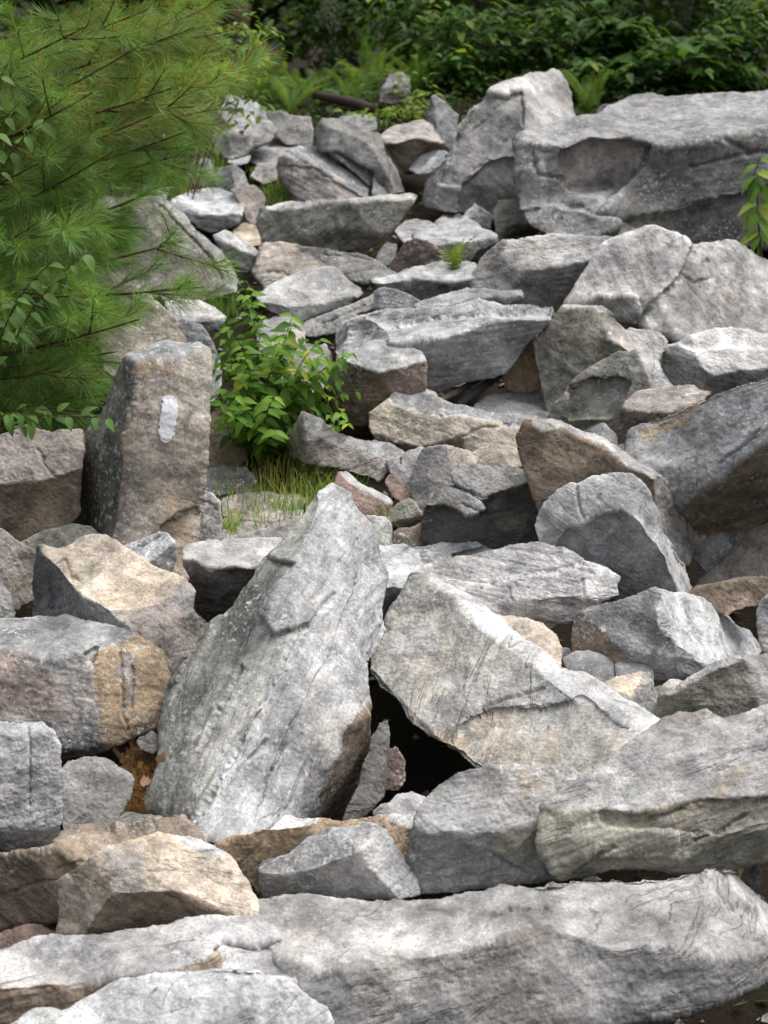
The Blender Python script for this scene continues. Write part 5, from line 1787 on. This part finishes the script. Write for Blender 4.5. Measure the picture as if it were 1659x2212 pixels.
bush('understory_shrub', 'dim bush far back at the top centre', 'shrub', (1120, 10), 15.2, (150, 60), 110, BG_LEAF, [1, 0, 0, 4], 400, ext_tint=(.035, .075, .018))
bush('small_leaved_sapling', 'small leaved sapling showing past the edge of the pine', 'sapling', (522, 130), 9.3, (45, 150), 260, BIRCH, [2, 3, 1], 0, lsz=1.05, stem=0.004, shift=-0.35)
bush('understory_shrub', 'yellow green little shrub beside the blackish boulder', 'shrub', (885, 215), 11.3, (36, 55), 110, BIRCH, [1, 4, 0], 0, nst=5, lsz=1.15)
bush('understory_shrub', 'low yellow green shrub over the brownish flat topped boulder', 'shrub', (835, 250), 11.0, (50, 24), 80, BIRCH, [1, 4, 0], 0, nst=5, lsz=1.1)
bush('small_leaved_sapling', 'low small leaved shrub at the pine edge above the upper left grass', 'shrub', (405, 300), 9.8, (45, 45), 120, BIRCH, [3, 2, 2], 0, lsz=1.0)
bush('understory_shrub', 'low dark bush behind the right half of the enormous ledge', 'shrub', (1590, 180), 11.9, (70, 24), 110, BG_LEAF, [3, 2, 0, 3], 200)

# small feathery plant by the reddish stone
fb = at(982, 590, 8.05)
fr = empty('fern', fb)
tag(fr, 'small yellow green fern standing by the reddish brown triangular stone', 'fern', 'ferns at the forest edge', 'thing')
SMALLF = [tri_mesh('small_frond', *fern_frond(0.16, 9), LEAF, c) for c in ((.20, .26, .05), (.15, .22, .045))]
for k in range(12):
    az = k * 0.55 + rng.normal(0, .2); el = rng.uniform(0.6, 1.3)
    d = np.array([math.cos(az) * math.cos(el), math.sin(az) * math.cos(el), math.sin(el)])
    o = bpy.data.objects.new('frond', random.choice(SMALLF)); COL.objects.link(o); o.parent = fr
    o.matrix_basis = mat4(frame(d, [0, -0.1, 1]), np.zeros(3), rng.uniform(0.7, 1.1))

# ------------------------------------------------------------------ grass
def grass(patches):
    VV, CC = [], []
    for (u, v, su, sv, n, hgt, yel, tt) in patches:
        for k in range(n):
            uu, vv = u + rng.normal(0, su), v + rng.normal(0, sv)
            if tt: b = at(uu, vv, tt + (v - vv) * 0.002)
            else:
                t = float(slope_t(vv)) - 0.02
                b = at(uu, vv, t); b[2] = b[2] - 0.03
            h = hgt * rng.uniform(0.45, 1.15)
            az = rng.uniform(0, 6.28); lean = rng.uniform(0.1, 0.75) * h
            dx = np.array([math.cos(az), math.sin(az), 0])
            w = np.array([-dx[1], dx[0], 0]) * 0.0016
            w[1] *= 0.5
            pts = [b + dx * lean * s * s + np.array([0, 0, h * (s - 0.28 * s ** 3)]) for s in (0, .35, .7, 1.0)]
            VV.append([pts[0] - w, pts[0] + w, pts[1] - w, pts[1] + w, pts[2] - w * .7, pts[2] + w * .7, pts[3], pts[3] + w * .1])
            c = np.array((.15, .26, .05)) if rng.random() > yel else np.array((.33, .29, .09))
            CC.append(c * rng.uniform(0.7, 1.3))
    V = np.array(VV); n = len(V)
    base = np.arange(n)[:, None] * 8
    Fc = np.concatenate([base + np.array([0, 1, 3, 2]), base + np.array([2, 3, 5, 4]), base + np.array([4, 5, 7, 6])])
    return mesh_np('grass', V.reshape(-1, 3), Fc, BLADE, np.repeat(np.array(CC), 8, 0))


GP = [(640, 1100, 40, 10, 230, .11, .2, 0), (540, 1120, 40, 16, 90, .10, .25, 0), (560, 1060, 60, 12, 120, .09, .35, 0), (705, 1070, 30, 14, 170, .14, .2, 0), (760, 1080, 25, 15, 120, .12, .2, 0),
      (495, 1140, 16, 10, 110, .11, .15, 0), (560, 1030, 60, 15, 110, .13, .35, 0), (690, 1010, 50, 12, 120, .11, .15, 0), (650, 1050, 60, 20, 200, .14, .6, 0),
      (490, 1060, 20, 25, 70, .12, .1, 0), (890, 1180, 25, 8, 30, .10, .1, 0), (840, 1120, 12, 8, 14, .12, .1, 0),
      (400, 405, 30, 22, 420, .17, .08, 0), (465, 365, 18, 10, 160, .15, .1, 0), (598, 428, 14, 10, 220, .16, .05, 0), (640, 290, 20, 14, 160, .14, .2, 0),
      (705, 540, 18, 4, 60, .16, .1, 0), (785, 606, 14, 5, 170, .15, .05, 0), (480, 665, 20, 8, 160, .15, .05, 0), (690, 590, 20, 5, 60, .05, .2, 0), (470, 650, 22, 10, 160, .09, .1, 0), (445, 345, 20, 14, 80, .1, .1, 0),
      (690, 330, 10, 20, 60, .1, .1, 0), (545, 365, 12, 8, 40, .07, .1, 0)]
go = link('grass', grass(GP))
tag(go, 'tufts of green and yellowing grass between the stones', kind='stuff')

# ------------------------------------------------------------------ dead needles and leaves in the hollow at the left
LB = at(315, 1690, 4.86)
lv, lc = [], []
for k in range(2200):
    u = 262 + rng.uniform(0, 95); f = rng.uniform(0, 1)
    v = 1765 - 150 * f
    u = 266 + 74 * f + rng.normal(0, 20)
    p = at(u, v, 4.74 + 0.24 * f + rng.normal(0, .006))
    d = rng.normal(0, 1, 3); d[1] *= .5; d = norm(d) * rng.uniform(.02, .045)
    w = norm(np.cross(d, [0, 1, .2])) * (0.0008 if rng.random() < .8 else .006)
    lv.append([p - d - w, p - d + w, p + d + w, p + d - w])
    lc.append(np.array((.27, .155, .075)) * rng.uniform(.5, 1.5))
lv = np.array(lv)
nd = link('fallen_needles', mesh_np('fallen_needles', lv.reshape(-1, 3) - LB, np.arange(len(lv) * 4).reshape(-1, 4), NEEDLE, np.repeat(np.array(lc), 4, 0)))
nd.location = LB
tag(nd, 'orange brown fallen pine needles heaped in the hollow between boulders', kind='stuff')
hv, hf = [], []
for i in range(13):
    for j in range(9):
        f = i / 12; u = 268 + 70 * f + (j - 4) * 11; v = 1790 - 195 * f
        hv.append(at(u, v, 4.75 + 0.27 * f + 0.02 * abs(j - 4) / 4) + rng.normal(0, .006, 3))
for i in range(12):
    for j in range(8): hf.append((i * 9 + j, i * 9 + j + 1, i * 9 + j + 10, i * 9 + j + 9))
hm = link('litter_mound', mesh_np('litter_mound', np.array(hv) - LB, np.array(hf), SOIL)); hm.location = LB
tag(hm, 'mound of dark litter in the hollow', kind='structure')
DL = mesh_np('dead_leaf', *lobed_leaf(0.036), LEAF, np.array((.42, .27, .19)))
for (u, v, lb, dd) in [(303, 1690, 'pinkish dead leaf lying on the orange needle litter', (1, -.3, .25)), (345, 1650, 'curled tan dead leaf against the tall leaning slab', (.3, -.3, 1))]:
    o = bpy.data.objects.new('dead_leaf', DL); COL.objects.link(o)
    o.matrix_basis = mat4(frame(np.array(dd), [0, -.8, .5]), at(u, v, 4.80), 1.0)
    tag(o, lb, 'dead leaf', 'dead leaves in the hollow', 'thing')

# scattered dead needles, leaf bits and twigs lying on the soil in the gaps
n = 9000
gx_ = rng.uniform(-2.0, 2.0, n); gy_ = rng.uniform(4.2, 12.0, n); gx_ *= gy_ / 8
d = rng.normal(0, 1, (n, 3)); d[:, 2] *= .25; d /= np.linalg.norm(d, axis=1, keepdims=True)
L_ = rng.uniform(.012, .05, (n, 1)); w = np.cross(d, [0, 0, 1.]); w /= np.linalg.norm(w, axis=1, keepdims=True) + 1e-6
w *= np.where(rng.random((n, 1)) < .3, .010, .0012)
p = np.stack([gx_, gy_, ground_z(gx_, gy_) + .012 + rng.uniform(0, .02, n)], -1)
V = np.stack([p - d * L_ - w * .3, p - w, p + d * L_ + w * .3, p + w], 1).reshape(-1, 3)
lt = np.array((.13, .08, .045)) * rng.uniform(.35, 1.5, (n, 1))
o = link('leaf_litter', mesh_np('leaf_litter', V, np.arange(n * 4).reshape(-1, 4), NEEDLE, np.repeat(lt, 4, 0)))
tag(o, 'brown leaf litter and dead needles on the soil between the stones', kind='stuff')

# small angular chips lying on the soil in the gaps
n = 2600
gx_ = rng.uniform(-2.0, 2.0, n); gy_ = rng.uniform(4.3, 11.5, n); gx_ *= gy_ / 8
oc = np.array([(1, 0, 0), (0, 1, 0), (-1, 0, 0), (0, -1, 0), (0, 0, .7), (0, 0, -.7)], float)
of = np.array([(0, 1, 4), (1, 2, 4), (2, 3, 4), (3, 0, 4), (1, 0, 5), (2, 1, 5), (3, 2, 5), (0, 3, 5)])
sz = .006 + .022 * rng.uniform(0, 1, (n, 1, 1)) ** 2
V = oc[None] * sz * rng.uniform(.6, 1.5, (n, 6, 1)) * rng.uniform(.6, 1.4, (n, 1, 3))
an = rng.uniform(0, 6.28, n); ca, sa = np.cos(an)[:, None], np.sin(an)[:, None]
V = np.stack([V[..., 0] * ca - V[..., 1] * sa, V[..., 0] * sa + V[..., 1] * ca, V[..., 2]], -1)
V = V + np.stack([gx_, gy_, ground_z(gx_, gy_) + .006], -1)[:, None, :]
Fc = of[None] + (np.arange(n) * 6)[:, None, None]
tn = np.array((.24, .23, .22)) * rng.uniform(.5, 1.5, (n, 1))
cm = mesh_np('rock_chips', V.reshape(-1, 3), Fc.reshape(-1, 3), ROCK, np.repeat(tn, 6, 0), smooth=False)
aa = cm.attributes.new('fol', 'FLOAT_VECTOR', 'POINT'); aa.data.foreach_set('vector', V.reshape(-1).astype(np.float32))
o = link('gravel', cm)
tag(o, 'small angular chips of stone on the soil between the boulders', kind='stuff')

# ------------------------------------------------------------------ logs and twigs
def log(name, pts, rad, mat, label, cat='log'):
    p = np.array([at(*q) for q in pts])
    k = np.linspace(0, len(p) - 1, 14)
    i = np.minimum(k.astype(int), len(p) - 2)
    c = p[i] + (p[i + 1] - p[i]) * (k - i)[:, None]
    r = np.interp(np.linspace(0, 1, 14), np.linspace(0, 1, len(rad)), rad)
    c = np.concatenate([c[:1], c, c[-1:]]); c[0] -= 0.2 * (c[2] - c[1]) * 0.1; c[-1] += (c[-1] - c[-3]) * 0.02
    tv, tf = tube(c, np.concatenate([[0.001], r, [0.001]]), 10)
    nz = fbm(tv * 22, 2, 3)
    ctr = np.repeat(c, 10, 0)
    tv = ctr + (tv - ctr) * (1 + 0.22 * nz)[:, None]
    o0 = tv.mean(0)
    o = link(name, mesh_np(name, tv - o0, tf, mat)); o.location = o0
    tag(o, label, cat, kind='thing')


log('fallen_log', [(680, 205, 11.5), (740, 216, 11.4), (810, 236, 11.2)], [.028, .034, .03], bark_material('brown_bark', (.06, .043, .034)), 'dark brown fallen log lying in the ferns at the top')
log('charred_log', [(990, 876, 7.0), (1035, 842, 7.1), (1085, 803, 7.2)], [.014, .018, .02], CHAR, 'blackened stick wedged beneath the rust brown block')
log('dead_branch', [(945, 868, 6.98), (985, 848, 7.1), (1045, 812, 7.25)], [.01, .014, .012], bark_material('dead_wood', (.15, .125, .1), 60), 'weathered grey branch beside the blackened stick')

# ------------------------------------------------------------------ low cover and far undergrowth
GC_V, GC_F = leaf_shape(0.07, 0.042, seg=2)
n = 7000
gx_ = rng.uniform(-2.6, 3.2, n); gy_ = rng.uniform(10.8, 13.6, n)
hh = rng.uniform(0, 1, n) ** 1.5 * (0.09 + 0.10 * np.clip(gy_ - 11.6, 0, 2))
ps = np.stack([gx_, gy_, ground_z(gx_, gy_) + 0.02 + hh], -1)
Rs = [frame(rng.normal(0, 1, 3) * [1, 1, .3], norm(rng.normal(0, .4, 3) + np.array([0, -.5, 1]))) for _ in range(n)]
V, Fc = merged(GC_V, GC_F, Rs, ps, rng.uniform(.5, 1.2, n))
o = link('ground_cover', mesh_np('ground_cover', V, Fc, LEAF, np.repeat(np.array((.042, .09, .022)) * rng.uniform(.5, 1.6, (n, 1)), len(GC_V), 0)))
tag(o, 'low leafy plants covering the forest floor', kind='stuff')
n = 9000
gx_ = rng.uniform(-6, 6.5, n); gy_ = rng.uniform(15.5, 25, n)
hh = rng.uniform(0, 1, n) ** 1.3 * (1.0 + 1.6 * (fbm(np.stack([gx_ * .6, gy_ * .6, 0 * gx_], -1), 2, 4) + .3))
ps = np.stack([gx_, gy_, ground_z(gx_, gy_) + np.abs(hh)], -1)
Rs = [frame(rng.normal(0, 1, 3) * [1, 1, .4], norm(rng.normal(0, .5, 3) + np.array([0, -.4, 1]))) for _ in range(n)]
V, Fc = merged(BG_V, BG_F, Rs, ps, rng.uniform(.9, 1.9, n))
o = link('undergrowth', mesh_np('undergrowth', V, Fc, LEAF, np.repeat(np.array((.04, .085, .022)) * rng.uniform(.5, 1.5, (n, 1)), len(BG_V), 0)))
tag(o, 'far dark undergrowth under the forest', kind='stuff')

# ------------------------------------------------------------------ forest trees behind; their crowns close over the shade
CR_V, CR_F = leaf_shape(0.26, 0.15, seg=2)
TREES = [(-4.8, 15.5), (-2.6, 16.2), (-1.1, 14.6), (0.9, 16.8), (2.6, 15.8), (4.4, 16.4), (6.0, 15.4), (-3.6, 19.6), (-1.4, 20.4), (0.6, 21.2), (2.8, 20.0),
         (5.0, 20.4), (-6.4, 18.8), (-0.3, 17.6), (1.8, 24.0), (-3.0, 24.4), (6.0, 24.6), (-2.2, 14.0)]
sides = ['far left', 'left', 'left of centre', 'centre', 'right of centre', 'right', 'far right']
for k, (x, y) in enumerate(TREES):
    g = float(ground_z(x, y))
    root = empty('forest_tree', (x, y, g))
    r = rng.uniform(.07, .15)
    H = rng.uniform(7.5, 10)
    lean = rng.normal(0, .25, 2)
    tr = np.array([[0, 0, -.3], [lean[0] * .3, lean[1] * .3, H * .35], [lean[0], lean[1], H * .95]])
    cc = bez(tr[0], tr[1], tr[2], 12)
    tv, tf = tube(cc, np.linspace(r, r * .25, 12), 10)
    link('trunk', mesh_np('trunk', tv, tf, BARK), root)
    tb = []
    n = 2300
    ctrs = []
    for q in range(16):
        s = rng.uniform(.30, .98); p = cc[min(11, int(s * 11))]
        az = rng.uniform(0, 6.28); L = rng.uniform(1.1, 2.3) * (1.15 - .6 * s)
        e = p + np.array([math.cos(az) * L, math.sin(az) * L, L * .35])
        tb.append(tube(bez(p, (p + e) / 2 + np.array([0, 0, .1]), e, 6), np.linspace(.03, .006, 6), 5))
        ctrs += [e, (p + e) / 2]
    tv, tf = join_tubes(tb)
    link('limb', mesh_np('limb', tv, tf, BARK), root)
    ctrs = np.array(ctrs)
    ps = ctrs[rng.integers(0, len(ctrs), n)] + rng.normal(0, 1, (n, 3)) * np.array([.5, .5, .28])
    Rs = [frame(rng.normal(0, 1, 3), norm(rng.normal(0, .5, 3) + np.array([0, 0, 1]))) for _ in range(n)]
    V, Fc = merged(CR_V, CR_F, Rs, ps, rng.uniform(.7, 1.3, n))
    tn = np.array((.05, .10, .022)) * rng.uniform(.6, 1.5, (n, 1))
    link('crown', mesh_np('crown', V, Fc, LEAF, np.repeat(tn, len(CR_V), 0)), root)['kind'] = 'stuff'
    side = sides[int(np.clip((x / y * FPX / 1659 + 0.5) * 5 + 1, 0, 6))]
    tag(root, 'tall forest tree in the deep shade behind the ferns', 'tree', 'forest trees behind the slide', 'thing')

# unseen trees of the same kinds, added round the clearing to block low sky
kinds = [o for o in COL.objects if o.name.startswith('forest_tree')][:6]
RING = [(-5.8, 11.0), (-8.0, 0.0), (8.6, 1.6), (8.8, 5.0), (8.0, 8.4), (7.4, 11.6), (-9, -7), (9, -6)]
for k, (x, y) in enumerate(RING):
    src = kinds[k % 6]
    r = src.copy(); COL.objects.link(r)
    r.location = (x, y, float(ground_z(x, y)) - 0.05)
    r.rotation_euler = (0, 0, rng.uniform(0, 6.28))
    r['label'] = 'unseen forest tree added round the clearing to block low sky light'
    r['group'] = 'unseen forest trees added round the clearing'
    for ch in src.children:
        q = ch.copy(); COL.objects.link(q); q.parent = r
